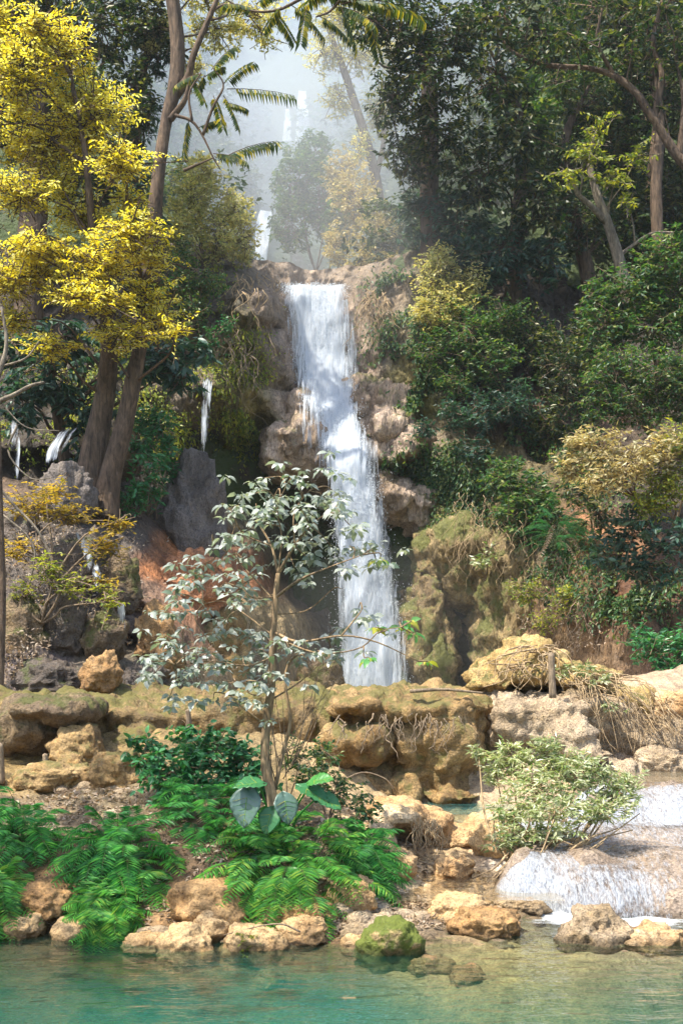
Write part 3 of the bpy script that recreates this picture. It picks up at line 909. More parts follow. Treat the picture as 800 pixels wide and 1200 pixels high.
# left ledge, middle bulging ledge, right pitted ledge
fuse([bx(-200, 420, 818, 950, 15.1, 3.2, .4), bx(-200, 190, 822, 905, 14.9, 3.2, .6), bx(60, 330, 814, 900, 14.9, 3, .5), bx(250, 400, 810, 880, 15.0, 3, .5), bx(120, 200, 850, 900, 14.5, 1.2, .8), bx(-180, 60, 860, 930, 14.2, 2, .8),
      bx(200, 420, 870, 945, 14.6, 2, .8)],
     .05, tufa_disp(3, 1.5, .9, 1.3), rock_mat("olive_tufa", [(.08, .055, .025), (.18, .12, .05), (.27, .19, .085)], 1.4, moss=(.11, .095, .025), moss_amt=.35), "rock_ledge", "long low ochre and olive ledge behind the green bushes, left of the fall's foot", "ledge", 3)
fuse([bx(370, 585, 813, 955, 14.95, 3.4, .4), bx(375, 575, 815, 842, 14.55, 3, .5), bx(388, 450, 812, 840, 14.2, 1.6, .8), bx(470, 555, 815, 925, 14.5, 1.5, .7), bx(378, 452, 852, 895, 14.15, 2.2, .7), bx(385, 575, 840, 960, 15.2, 2, .7),
      bx(455, 500, 900, 950, 14.4, 1, .9), bx(500, 570, 915, 950, 14.2, 1.2, .9), bx(395, 470, 900, 950, 14.4, 1.2, .9), bx(530, 580, 840, 930, 14.7, 1.2, .8)],
     .045, tufa_disp(5, 1.5, 1.1, 1.4), M_OCH, "rock_ledge", "bulging ochre ledge with a dark hollow under it, straight below the fall", "ledge", 5)
fuse([bx(555, 800, 822, 940, 15.0, 2.6, .45), bx(565, 705, 815, 875, 14.6, 2.8, .45), bx(580, 660, 850, 935, 14.8, 2, .7), bx(650, 700, 838, 885, 14.1, 1.0, .9), bx(660, 720, 868, 900, 13.9, 1.2, .9), bx(600, 700, 880, 930, 14.5, 1.5, .9)],
     .045, tufa_disp(7, 1.5, .5, 1.6), M_PALE, "rock_ledge", "pale pitted flat-topped ledge above the sunlit bush", "ledge", 7)
fuse([bx(8, 60, 822, 880, 13.6, 1.2, .8), bx(40, 105, 815, 850, 13.4, 1.6, .7), bx(20, 100, 818, 845, 13.4, 2, .7), bx(-30, 30, 835, 900, 13.8, 1.5, .8)], .035, tufa_disp(9, .9, 1.6), M_DARKT,
     "rock_overhang", "dark fluted overhang with a black hollow beneath, far left of the ledge", "overhang", 9)
# orange craggy outcrop
fuse([bx(435, 500, 940, 972, 11.6, 1.1, .8), bx(470, 530, 950, 985, 11.8, 1.0, .8), bx(425, 462, 965, 1012, 11.3, .8, .9), bx(500, 560, 968, 1003, 11.9, 1.0, .8), bx(548, 600, 952, 990, 12.2, .9, .8), bx(440, 530, 985, 1012, 12.1, 1.0, .8)],
     .03, tufa_disp(12, .65, .8, 2.2), M_ORG, "rock_outcrop", "bright orange craggy outcrop with holes, between ferns and sunlit bush", "outcrop", 12)
# root covered mound
mound = fuse([bx(562, 665, 768, 818, 15.4, 2.2, .95), bx(598, 652, 746, 800, 15.6, 1.2, 1), bx(630, 668, 760, 800, 15.5, 1.2, 1), bx(575, 620, 762, 800, 15.5, 1.2, 1), bx(640, 720, 778, 820, 15.4, 2, .85), bx(700, 760, 800, 850, 15.2, 2, .9), bx(740, 830, 830, 900, 15.3, 2, .9), bx(555, 600, 792, 815, 15.4, 1, .9)],
     .05, tufa_disp(14, 1.3, 2.2, 1.6), rock_mat("rooty_tufa", [(.22, .13, .04), (.42, .29, .11), (.50, .38, .18)], 1.8, b1=1, b2=1, moss=(.12, .11, .03), moss_amt=.1), "rock_mound", "ochre root-covered mound on top of the pale ledge", "mound", 14)

M_PINK = rock_mat("pinkish_tufa", [(.20, .14, .09), (.38, .28, .20), (.50, .39, .31)], 1.1, stretch=.35, rough=.6, b1=.9, b2=.8, moss=(.12, .11, .04), moss_amt=.15)
fuse([bx(312, 392, 480, 556, 27.7, 2.6, .85), bx(330, 380, 452, 520, 28.2, 2.4, .9), bx(310, 350, 500, 560, 28.0, 2, .9), bx(350, 400, 515, 562, 27.9, 2, .9)],
     .07, tufa_disp(21, 1.2, 2.6), M_PINK, "tufa_mound", "swollen pinkish tufa mound bulging left of the main fall at mid height", "mound", 21)
fuse([bx(400, 450, 430, 530, 28.5, 3, .95), bx(425, 478, 470, 540, 28.0, 3, .95), bx(452, 505, 490, 545, 28.0, 2.6, .95), bx(415, 495, 440, 535, 28.5, 3, .9)],
     .07, tufa_disp(23, 1.5, 3.0), M_PINK, "tufa_mound", "pinkish tufa shoulder flaring out right of the main fall at mid height", "mound", 23)
fuse([bx(434, 488, 555, 615, 28.0, 3, .95), bx(425, 470, 545, 598, 28.3, 2.6, .95), bx(470, 515, 560, 632, 28.0, 3, .95)],
     .07, tufa_disp(25, 1.5, 3.0), M_PINK, "tufa_mound", "lower pale tufa lip right of the fall, above the dark cave", "mound", 25)
fuse([bx(478, 528, 672, 815, 27.0, 3, .8), bx(495, 600, 600, 690, 26.6, 4, .9), bx(566, 665, 610, 820, 25.6, 4, .8), bx(520, 580, 640, 712, 26.6, 3, .9), bx(505, 530, 740, 815, 26.6, 1.6, .9)],
     .07, tufa_disp(27, 1.6, 2.6, 1.2), rock_mat("olive_cliff_tufa", [(.13, .09, .045), (.26, .19, .09), (.34, .26, .14)], .9, stretch=.5, b1=.9, b2=.8, moss=(.11, .11, .03), moss_amt=.55), "tufa_buttress", "large rounded olive-brown cliff bulge with a dark cave, right of the fall's foot", "buttress", 27)
RK = [("cone-shaped boulder with a green mossy cap, at the pool's edge", 418, 495, 1078, 1136, M_MOSS, 0.8, (.1, 0)),
 ("flat ochre stone just right of the mossy-capped boulder", 478, 534, 1122, 1144, M_TANR, .9, (0, 0)),
 ("small bright orange stone, nearest the camera in the middle of the pool edge", 526, 568, 1134, 1156, M_ORG, .9, (0, 0)),
 ("small pinkish stone standing alone in the brown shallows", 299, 334, 1137, 1160, M_ORG, .9, (0, 0)),
 ("rounded ochre boulder at the waterline below the ferns", 183, 250, 1088, 1134, M_TANR, .85, (0, 0)),
 ("low flat stone left of the rounded ochre boulder at the waterline", 142, 205, 1094, 1118, M_TANR, .9, (0, 0)),
 ("grey-tan boulder behind the rounded ochre one, under the fern clumps", 226, 272, 1068, 1102, M_TANR, .8, (0, 0)),
 ("broad boulder with a green sprig growing on it, centre of the shore", 262, 346, 1086, 1130, M_TANR, .8, (0, 0)),
 ("tan boulder right behind the broad one with the sprig", 328, 390, 1074, 1110, M_TANR, .85, (0, 0)),
 ("smooth flat tan boulder in the shallow stream, the upper of two", 506, 576, 1048, 1078, M_TANR, .8, (0, 0)),
 ("smooth dome-shaped tan boulder in the shallow stream, the lower of two", 534, 608, 1066, 1102, M_BRNR, .8, (0, 0)),
 ("pointed pale boulder in front of the right cascade", 650, 742, 1062, 1116, M_PALE, .75, (-.12, 0)),
 ("low orange stone right of the pointed boulder, by the cascade", 712, 800, 1086, 1118, M_ORG, .8, (0, 0)),
 ("ochre boulder at the waterline beneath the middle left fern", 60, 104, 1076, 1108, M_TANR, .85, (0, 0)),
 ("pale boulder at the waterline in the left corner", -6, 52, 1070, 1104, M_TANR, .85, (0, 0)),
 ("big brown rock face between the two front fern clumps", 200, 300, 1034, 1084, M_BRNR, .9, (0, 0)),
 ("brown rock under the centre fern clump, right side", 300, 396, 1048, 1084, M_BRNR, .9, (0, 0)),
 ("small brown rock at the right foot of the centre ferns", 384, 440, 1028, 1068, M_TANR, .8, (0, 0)),
 ("rounded tan rock squeezed between ferns and orange outcrop", 438, 482, 988, 1034, M_ORG, .8, (0, 0)),
 ("yellow-tan stone at the foot of the orange outcrop", 510, 556, 1004, 1030, M_ORG, .85, (0, 0)),
 ("pale stone behind the base of the sunlit bush", 555, 610, 960, 1004, M_TANR, .8, (0, 0)),
 ("dark ochre rock behind the left fern clump", 18, 92, 1034, 1076, M_BRNR, .9, (0, 0)),
 ("rounded ochre boulder on the left bank, largest of the pile", 62, 122, 852, 902, M_OCH, .8, (0, 0)),
 ("small ochre boulder low in the left bank pile", 66, 100, 882, 908, M_OCH, .9, (0, 0)),
 ("ochre boulder at the right end of the left bank pile", 105, 165, 880, 925, M_OCH, .8, (0, 0)),
 ("ochre step of rock above the left fern", 20, 110, 895, 925, M_OCH, .7, (0, 0)),
 ("low rock at the bottom right of the root mat, by the upper pool", 742, 806, 880, 916, M_PALE, .8, (0, 0)),
 ("smooth flat rock at the pool's rim below the pale ledge", 690, 752, 890, 920, M_PALE, .8, (0, 0)),
 ("tan slab resting at the right edge above the root mat", 752, 830, 812, 850, M_ORG, .7, (0, 0)),
 ("small stone on the litter shore left of the mossy boulder", 396, 432, 1096, 1118, M_TANR, .9, (0, 0)),
 ("small rock in the stream outlet below the bush roots", 585, 640, 1052, 1070, M_PALE, .9, (0, 0))]
for i, (lb, a, b, c, d_, mt_, e, pk) in enumerate(RK):
    boulder(lb, a, b, c, d_, mt_, 100 + i * 7, e=e, peak=pk, sub=5 if b - a > 50 else 4, lump=.42 if mt_ is M_ORG or mt_ is M_PALE else .32,
            group="boulders and stones along the banks")
boulder("tall grey streaked boulder beside the orange earth, on the left slope", 188, 262, 540, 662, M_GRYR, 301, d=22.8, e=.85, depth=.8, lump=.42, rot=.4)
boulder("dark rounded stone with a film of water, left of the twin trunk", 46, 112, 545, 604, M_GRYR, 305, d=20.6, e=.8, depth=.6, lump=.25)
boulder("dark upper stone against the twin trunk, where water trickles", 98, 165, 502, 560, M_DARKT, 309, d=22.6, e=.8, depth=.6)
boulder("squarish mossy tan boulder low on the left slope", 98, 142, 765, 812, M_BRNR, 313, d=16.0, e=.95, depth=.9, lump=.4)
boulder("brown cracked block below the orange earth", 155, 212, 722, 790, M_BRNR, 317, d=18.2, e=1, depth=.9, lump=.5)
boulder("tan leaning slab behind the grey-leaved sapling", 222, 298, 712, 808, M_OCH, 319, d=21.5, e=1, depth=.9, lump=.5)
boulder("orange cracked block under the grey streaked boulder", 186, 262, 646, 720, rock_mat("red_earth_stone", [(.22, .09, .04), (.38, .17, .08), (.45, .24, .13)], 1.4, b1=1, b2=.9, stretch=.7), 323, d=21.2, e=.9, depth=.8, lump=.5)
boulder("mossy stone at the left foot of the fall", 352, 402, 765, 812, M_DARKT, 327, d=21.5, e=.9)

M_WETD = rock_mat("wet_dark_stone", [(.045, .035, .03), (.11, .085, .065), (.16, .12, .09)], 1.8, rough=.5, b1=1, b2=1, moss=(.07, .075, .02), moss_amt=.1)
for i, (lb, a, b, c, d_, dd) in enumerate([("dark craggy rock at the left edge under the yellow-green sprigs", -10, 60, 700, 790, 17.2), ("dark fluted rock right of the left-edge crag", 50, 100, 690, 770, 17.4), ("craggy brown rock beneath the golden shrub", 60, 130, 625, 690, 18.8),
    ("dark split rock beside the slanting trickle", 118, 165, 650, 715, 18.6), ("low dark rock just above the left ledge, next to the tan boulder", 20, 98, 775, 815, 16.4), ("dark rock shoulder at the left edge below the far-left trickle", -20, 50, 585, 650, 19.8),
    ("dark craggy rock above the tan boulder on the left slope", 95, 150, 715, 770, 17.4), ("rough brown rock right of the tan boulder, above the ledge", 140, 200, 775, 815, 16.8)]):
    boulder(lb, a, b, c, d_, M_WETD if i % 3 else M_DARKT, 400 + i * 5, d=dd, e=.95, depth=.7, lump=.42, group="dark crags of the left slope")

# cascade on the right: stepped bed with a sheet of rushing water
def cz(x, y):
    q = v3(x, y, 0)
    yy = y + .38 * fbm(q * [1.1, .3, 1], 3, 81) - .10 * np.sin(x * 1.3)
    z = np.interp(yy, [9.3, 9.6, 9.98, 10.02, 10.08, 10.16, 10.3, 10.6, 11.4, 12.3, 12.5, 12.62, 12.8, 13.2, 13.5, 16], [-.5, -.2, -.04, .05, .17, .27, .35, .40, .46, .5, .53, .62, .76, .88, .90, .91])
    z = z + (.17 * fbm(q * 1.3, 4, 82) - .09 * cells(q * 1.8, 84) + .05) * sstep(10.15, 10.6, y) * (1 - sstep(13.1, 13.5, y)) + .02 * fbm(q * 5, 3, 83) * (1 - sstep(13.3, 13.6, y))
    edge = np.interp(y, [9.6, 10.4, 11.2, 12.2, 13.2, 14.4, 16], [1.55, 1.7, 1.95, 2.45, 3.2, 3.3, 3.6])
    return z - .5 * sstep(0, .5, edge - x)
gx = np.linspace(1.2, 9, 300); gy = np.linspace(9.1, 16, 280)
X, Yv = np.meshgrid(gx, gy, indexing='ij'); X = X.ravel(); Yv = Yv.ravel()
zw = cz(X, Yv); q = v3(X, Yv, zw)
lump = fbm(q * [1.3, 1.6, 1], 4, 85)
bed = zw - .045 + .26 * np.clip(lump - .10, 0, 1) * (1 - sstep(13.2, 13.5, Yv)) + .02 * fbm(q * 8, 3, 86)
bed = np.where(X < 1.9, np.maximum(bed, Bfun(X, Yv) - .02), bed)
mb = MB(); mb.add(np.stack([X, Yv, bed], 1), [gridfaces(300, 280)])
M_WET = rock_mat("wet_cascade_stone", [(.12, .09, .07), (.26, .20, .15), (.36, .29, .23)], 1.6, rough=.35, b1=.8, b2=.8)
tag(mb.build("cascade_steps", M_WET), kind="structure")
g = zw.reshape(300, 280)
sl_ = np.abs(np.gradient(g, gy, axis=1)).ravel()
fo = np.clip(.50 + .16 * np.clip(sl_, 0, 1.6) / 1.6 + .35 * fbm(q * [1.2, .8, 1], 3, 87), 0, 1)
fo = fo * (1 - sstep(13.35, 13.7, Yv)) * (.6 + .4 * sstep(9.9, 10.05, Yv))
fo = fo + .25 * np.exp(-((Yv - 12.35) / .25) ** 2) + .2 * sstep(12.4, 12.7, Yv) * (1 - sstep(13.2, 13.5, Yv))
v = np.concatenate([np.zeros((300, 1)), np.cumsum(np.sqrt(np.diff(g, axis=1) ** 2 + np.diff(gy)[None] ** 2), 1)], 1).ravel()
mb = MB(); mb.add(np.stack([X, Yv, zw + .012 * fbm(q * [9, 2, 9], 3, 88)], 1), [gridfaces(300, 280)]); mb.uv = np.stack([X, v], 1)
M_CASC = foam_mat("cascade_foam", 24, 6.5, .44, .68, col=(.72, .75, .80), attr="foam", trans=.3)
right_fall = mb.build("cascade", M_CASC, attrs={"foam": fo}, loc=(4, 10.2, 0))
tag(right_fall, "wide stepped cascade of white water on the right, running into the pool", "cascade")
gx = np.linspace(3.0, 9, 40); gy = np.linspace(13.0, 16, 40)
X, Yv = np.meshgrid(gx, gy, indexing='ij'); X = X.ravel(); Yv = Yv.ravel()
mb = MB(); mb.add(v3(X, Yv, np.full(len(X), .925)), [gridfaces(40, 40)])
tag(mb.build("water", M_W2, attrs={"depth": np.full(len(X), .35), "foam": np.full(len(X), .1)}), kind="structure")

# ------------------------------------------------------------------ WATERFALLS
def fall_sheet(rows, nu, nv, off, mat, shrink=1.0, follow=True, seed=0, name="veil", parent=None, loc=None, rag=.12, core=(.45, 1.0), taper=False):
    """rows: (py, left px, right px, d) down the fall; the water follows the rock, then drops free"""
    r = np.array(rows, float)
    t = np.linspace(0, 1, nv); s = np.linspace(0, len(r) - 1, nv)
    py = np.interp(s, np.arange(len(r)), r[:, 0]); xl = np.interp(s, np.arange(len(r)), r[:, 1]); xr = np.interp(s, np.arange(len(r)), r[:, 2]); dd = np.interp(s, np.arange(len(r)), r[:, 3])
    u = np.linspace(-1, 1, nu)
    PX = (xl + xr)[:, None] / 2 + (xr - xl)[:, None] / 2 * shrink * u[None]
    D0 = np.repeat(dd[:, None], nu, 1)
    Xw = (PX - CX) / F * D0; Zw = HCAM + (YH - py[:, None]) / F * D0
    e = rag * fbm(v3(0 * u + seed, 0 * u, 0 * u), 1)[0]
    Xw = Xw + rag * fbm(np.stack([Xw.ravel() * .4, Zw.ravel() * 1.2, 0 * Xw.ravel() + seed], 1), 3, seed).reshape(nv, nu) * np.abs(u)[None]
    Yw = D0.copy()
    if follow:
        dc = DG(Xw.ravel(), Zw.ravel()).reshape(nv, nu) - .12
        Yw = np.minimum(D0, dc + (1 - sstep(.01, .10, t))[:, None] * 3)
        Yw = np.minimum.accumulate(Yw, 0)
        k = np.ones(7) / 7
        Yw = np.apply_along_axis(lambda a: np.convolve(np.pad(a, 3, 'edge'), k, 'valid'), 1, Yw)
        Yw = np.apply_along_axis(lambda a: np.convolve(np.pad(a, 3, 'edge'), k, 'valid'), 0, Yw)
    Yw = Yw - off + .22 * fbm(np.stack([Xw.ravel() * 3, Zw.ravel() * .8, Yw.ravel() * 0 + seed * 3], 1), 3, seed + 9).reshape(nv, nu)
    V = np.stack([Xw, Yw, Zw], -1).reshape(-1, 3)
    at = core[0] + (core[1] - core[0]) * (1 - np.abs(u) ** 2.2)[None] + 0 * Xw
    if taper: at = at - (1 - sstep(0, .25, t) * (1 - sstep(.75, 1, t)))[:, None] * .55 + .45 * fbm(np.stack([Xw.ravel() * 9, Zw.ravel() * .8, 0 * Xw.ravel()], 1), 2, seed + 4).reshape(nv, nu)
    mb = MB(); mb.add(V, [gridfaces(nv, nu)])
    mb.uv = np.stack([Xw.ravel(), Zw.ravel()], 1)
    o = mb.build(name, mat, parent, attrs={"foam": at.ravel()}, loc=loc)
    return V.reshape(nv, nu, 3)

def drops(V, n, spread, size, mat, name, parent, loc, rng=R, bias=0):
    nv, nu, _ = V.shape
    i = (rng.random(n) ** (1 - bias) * (nv - 1)).astype(int); j = np.clip(rng.normal(.5, .26, n), 0, .999)
    j = (j * nu).astype(int)
    c = V[i, j] + rng.normal(size=(n, 3)) * spread * np.array([1, .8, .6]) - [0, .1, 0]
    s = size * rng.uniform(.4, 1.3, n) ** 1.5
    T = np.array([[1, 1, 1.6], [1, -1, -1.6], [-1, 1, -1.6], [-1, -1, 1.6]]) * .6
    VV = c[:, None] + T[None] * s[:, None, None]
    b = (np.arange(n) * 4)[:, None]
    mb = MB(); mb.add(VV.reshape(-1, 3), [np.concatenate([b + [[0, 1, 2]], b + [[0, 3, 1]], b + [[0, 2, 3]], b + [[1, 3, 2]]])])
    o = mb.build(name, mat, parent, loc=loc)
    o["kind"] = "stuff"
    return o

M_F1 = foam_mat("fall_core", 3.4, .40, .38, .58, attr="foam")
M_F2 = foam_mat("fall_veil", 7.5, .6, .49, .66, attr="foam", seed=3.1)
M_F3 = foam_mat("fall_wisps", 12, .8, .52, .66, attr="foam", seed=7.7)
mt, t, out = newmat("water_drops")
b_ = N(t, "ShaderNodeBsdfPrincipled"); b_.inputs["Base Color"].default_value = (.88, .92, .96, 1); b_.inputs["Roughness"].default_value = .3
tl_ = N(t, "ShaderNodeBsdfTranslucent"); tl_.inputs[0].default_value = (.88, .92, .96, 1)
mx_ = N(t, "ShaderNodeMixShader"); mx_.inputs[0].default_value = .4
t.links.new(b_.outputs[0], mx_.inputs[1]); t.links.new(tl_.outputs[0], mx_.inputs[2]); t.links.new(mx_.outputs[0], out.inputs[0])
M_DROP = mt

wf_loc = P(436, 808, 26.8)
wf = empty("waterfall", wf_loc, "tall main waterfall dropping white over the cliff into the basin", "waterfall")
rows = [(340, 336, 402, 30.2), (342, 336, 402, 29.9), (344, 338, 402, 29.75), (352, 340, 402, 29.6), (380, 344, 404, 29.5), (420, 346, 410, 29.4), (450, 350, 414, 29.0), (470, 356, 416, 28.7),
        (490, 364, 418, 28.3), (510, 373, 422, 28.0), (530, 380, 427, 27.7), (560, 387, 434, 27.5), (600, 392, 441, 27.7), (650, 397, 450, 27.6), (700, 399, 460, 27.5), (760, 399, 469, 27.5), (820, 396, 478, 27.5)]
zf = np.zeros(3)
Vc = fall_sheet(rows, 44, 240, 0, M_F1, .86, seed=1, name="water_core", parent=wf)
V2 = fall_sheet(rows, 44, 240, .18, M_F2, 1.04, seed=2, name="water_veil", parent=wf)
V3 = fall_sheet(rows, 44, 240, .34, M_F3, 1.2, seed=5, name="water_veil", parent=wf)
drops(V2, 22000, .08, .009, M_DROP, "spray", wf, None)
drops(V2[150:], 7000, .25, .007, M_DROP, "spray", wf, None, bias=.4)
# side films over the swollen mounds
fall_sheet([(352, 396, 412, 29.4), (400, 402, 420, 29.3), (440, 404, 424, 29.2), (462, 408, 428, 29.0)], 16, 80, .05, M_F3, 1, seed=11, name="side_veil", parent=wf, core=(.3, .75))
fall_sheet([(445, 342, 376, 28.3), (475, 338, 384, 27.8), (510, 345, 396, 27.45), (556, 368, 408, 27.3)], 30, 90, .04, M_F3, 1, seed=12, follow=False, name="side_veil", parent=wf, core=(.25, .62))
fall_sheet([(500, 405, 440, 28.6), (560, 425, 446, 28.0), (640, 436, 458, 27.8), (700, 446, 470, 27.6)], 24, 90, .05, M_F2, 1, seed=13, name="side_veil", parent=wf, core=(.35, .7))
for ch in wf.children:
    ch.matrix_parent_inverse = wf.matrix_basis.inverted() if False else ch.matrix_parent_inverse
    ch.location = tuple(-wf_loc)

def small_fall(label, rows, n=26, seed=0, follow=True, mat=None, core=(.5, .95), nd=0, name="water_trickle", cat="trickle", group="thin trickles on the left slope", spread=.05, size=.02):
    base = P((rows[-1][1] + rows[-1][2]) / 2, rows[-1][0], rows[-1][3])
    o = empty(name, base, label, cat, group)
    V = fall_sheet(rows, n, 60, .03, mat or M_F3, 1, follow, seed, "water_strands", o, core=core, rag=.06, taper=name == "water_trickle")
    if nd: drops(V, nd, spread, size, M_DROP, "spray", o, None)
    for ch in o.children: ch.location = tuple(-base)
small_fall("thin trickle hanging from the overhang left of the mossy buttress", [(432, 230, 246, 26.2), (455, 230, 247, 25.7), (475, 234, 247, 25.6), (545, 236, 246, 25.5)], seed=21, follow=False, core=(.45, .8), nd=0)
small_fall("narrow white trickle at the far left edge of the slope", [(485, 10, 20, 21.2), (520, 12, 24, 21.0), (575, 14, 25, 20.9)], seed=22, follow=False, core=(.45,.8))
small_fall("film of water sliding over the dark stone left of the twin trunk", [(496, 84, 104, 21.6), (508, 68, 88, 20.9), (530, 56, 74, 20.3), (550, 50, 66, 20.1)], seed=23, follow=False, core=(.35, .7))
small_fall("slanting trickle down the grey slope under the yellow leaves", [(618, 84, 92, 18.6), (650, 98, 110, 18.2), (700, 108, 126, 17.8)], seed=24, follow=False, core=(.4, .75))
small_fall("short trickle dropping beneath the yellow sprigs, lower on the slope", [(702, 140, 150, 17.0), (720, 142, 152, 16.9), (748, 142, 153, 16.8)], seed=25, follow=False, core=(.4,.75))
# falls far up the valley, seen through the mist
far = "hazy upper falls seen through the gap"
small_fall("hazy white fall in the valley gap just above the lip, left side", [(248, 305, 318, 45.6), (262, 300, 318, 45.0), (290, 298, 314, 44.6), (320, 292, 310, 44.4)], seed=26, follow=False, mat=M_F1, name="waterfall", cat="waterfall", group=far, core=(.6, 1.0))
small_fall("highest hazy fall seen far up through the trees", [(106, 350, 358, 67), (125, 348, 360, 66.6), (165, 346, 364, 66.4)], seed=27, follow=False, mat=M_F1, name="waterfall", cat="waterfall", group=far, core=(.6, 1.0))
small_fall("faint thin fall left of the highest one, far up the valley", [(128, 334, 339, 66.8), (150, 332, 341, 66.6), (165, 330, 342, 66.4)], seed=28, follow=False, mat=M_F1, name="waterfall", cat="waterfall", group=far, core=(.4, .8))

# ------------------------------------------------------------------ VEGETATION
G = dict(
 yellow=leaf_mat("yellow_leaf", [(.66, .50, .03), (.78, .62, .05), (.55, .48, .05), (.82, .74, .18), (.86, .78, .40)], .55, (1.1, 1.15, .6), clump=.35),
 gold=leaf_mat("golden_leaf", [(.38, .27, .03), (.5, .36, .06), (.26, .24, .04)], .45, (1.3, 1.2, .5)),
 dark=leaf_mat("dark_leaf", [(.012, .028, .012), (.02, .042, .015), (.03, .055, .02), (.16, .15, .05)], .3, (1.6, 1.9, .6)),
 mid=leaf_mat("green_leaf", [(.022, .065, .025), (.04, .10, .035), (.07, .14, .045), (.18, .20, .06)], .35, (1.5, 1.8, .6)),
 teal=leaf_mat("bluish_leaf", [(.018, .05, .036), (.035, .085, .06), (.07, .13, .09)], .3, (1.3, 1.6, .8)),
 beige=leaf_mat("straw_leaf", [(.42, .34, .16), (.55, .46, .25), (.30, .28, .12), (.60, .54, .34)], .4, (1.2, 1.1, .6)),
 hazy=leaf_mat("pale_yellow_leaf", [(.42, .42, .18), (.62, .56, .26), (.28, .34, .15), (.72, .66, .38)], .5, (1.3, 1.2, .6)),
 lime=leaf_mat("yellow_green_leaf", [(.10, .16, .03), (.22, .26, .04), (.38, .36, .05)], .45, (1.4, 1.4, .5)),
 fern=leaf_mat("fern_leaf", [(.025, .13, .03), (.05, .26, .06), (.13, .38, .08), (.04, .20, .06)], .35, (1.4, 1.5, .6), rough=.38, clump=.5, spec=.5),
 fern2=leaf_mat("bright_fern_leaf", [(.05, .22, .04), (.17, .45, .09), (.04, .17, .045), (.10, .34, .06), (.28, .42, .08)], .35, (1.4, 1.5, .6), rough=.38, clump=.4, spec=.5),
 bush=leaf_mat("emerald_leaf", [(.02, .10, .04), (.04, .16, .06), (.06, .20, .07)], .3, (1.4, 1.6, .6), rough=.36),
 grey=leaf_mat("sheen_grey_leaf", [(.20, .24, .20), (.30, .33, .29), (.42, .44, .40), (.14, .19, .13)], .35, (1.0, 1.1, .6), rough=.35, clump=.2, spec=.6),  # grey-white sun sheen on the sapling leaves is put into the base colour
 green2=leaf_mat("fresh_leaf", [(.06, .22, .06), (.12, .30, .08), (.40, .36, .05)], .35, rough=.35),
 sage=leaf_mat("sage_leaf", [(.22, .28, .10), (.40, .42, .24), (.58, .58, .42), (.12, .20, .05)], .35, (1.1, 1.2, .5), rough=.38, clump=.3, spec=.5),
 pinn=leaf_mat("pinnate_leaf", [(.03, .06, .03), (.05, .09, .03), (.08, .12, .03), (.40, .34, .04)], .5, (1.5, 1.4, .4), clump=.5, cscale=1.6),
 ear=leaf_mat("elephant_ear_leaf", [(.075, .14, .11), (.10, .17, .13)], .2, rough=.4, clump=.1, spec=.6),
 dry=leaf_mat("dry_leaf", [(.16, .11, .07), (.30, .22, .15), (.40, .33, .26), (.22, .13, .06)], .1, rough=.7, clump=.3),
)
BK = bark_mat("brown_bark", (.05, .035, .025), (.16, .11, .075))
BK2 = bark_mat("grey_bark", (.09, .075, .06), (.26, .22, .17))
BK3 = bark_mat("sapling_bark", (.12, .08, .045), (.34, .24, .14), 2)
ROOT = bark_mat("dry_root", (.20, .14, .08), (.48, .36, .22), 3)
ROOTD = bark_mat("dark_root", (.12, .09, .06), (.30, .23, .16), 3)
TW = bark_mat("twig_bark", (.10, .07, .045), (.24, .18, .12), 3)

def bl(px, py, rx, ry, d, rd=None):
    return (P(px, py, d), np.array([m(rx, d), rd or m((rx + ry) / 2, d) * .9, m(ry, d)]), 1.0)

DENS = 1.45
def weigh(blobs, L, wd, per, dens):
    return [(c, r, DENS * dens * math.pi * r[0] * r[2] / (L * L * wd * .55) / per) for c, r, _ in blobs]

def limbs(tm, start, blobs, r0, rng=R, sag=.15, src=None):
    for c, r, _ in blobs:
        a = np.asarray(start, float) if src is None else src[np.argmin(np.linalg.norm(src - c + np.array([0, 0, .9]), axis=1))]
        mid = (a + c) / 2 + rng.normal(size=3) * np.linalg.norm(c - a) * .10 + [0, 0, np.linalg.norm(c - a) * sag]
        tube(tm, [a, (a + mid) / 2 + rng.normal(size=3) * .04, mid, c], r0, r0 * .3, 5, 10)
        for k in range(5):
            e = c + rand_dir(1, rng)[0] * r * .75
            tube(tm, [c + (mid - c) * rng.uniform(0, .4), (c + e) / 2 + rng.normal(size=3) * .08, e], r0 * .35, r0 * .12, 4, 6)

def shrub(label, blobs, base, mat, L=.14, wd=.45, per=12, dens=2.2, name="shrub", cat="shrub", group=None, tl=.5, droop=.3, flat=0, kind='d', stem=.03, rng=None, hollow=.3, bark=None, face=.7, up=.35, tw_r=.006):
    rng = rng or R
    base = np.asarray(base, float)
    o = empty(name, base, label, cat, group)
    lm, tm = MB(), MB()
    bb = weigh(blobs, L, wd, per, dens)
    crown(lm, tm, bb, 1, per, L, wd, kind, tl, droop, flat, up, rng, hollow, tw_r, face)
    limbs(tm, base, blobs, stem, rng)
    lm.build("foliage", G[mat], o, smooth=False, loc=base)
    tm.build("branches", bark or TW, o, loc=base)
    return o

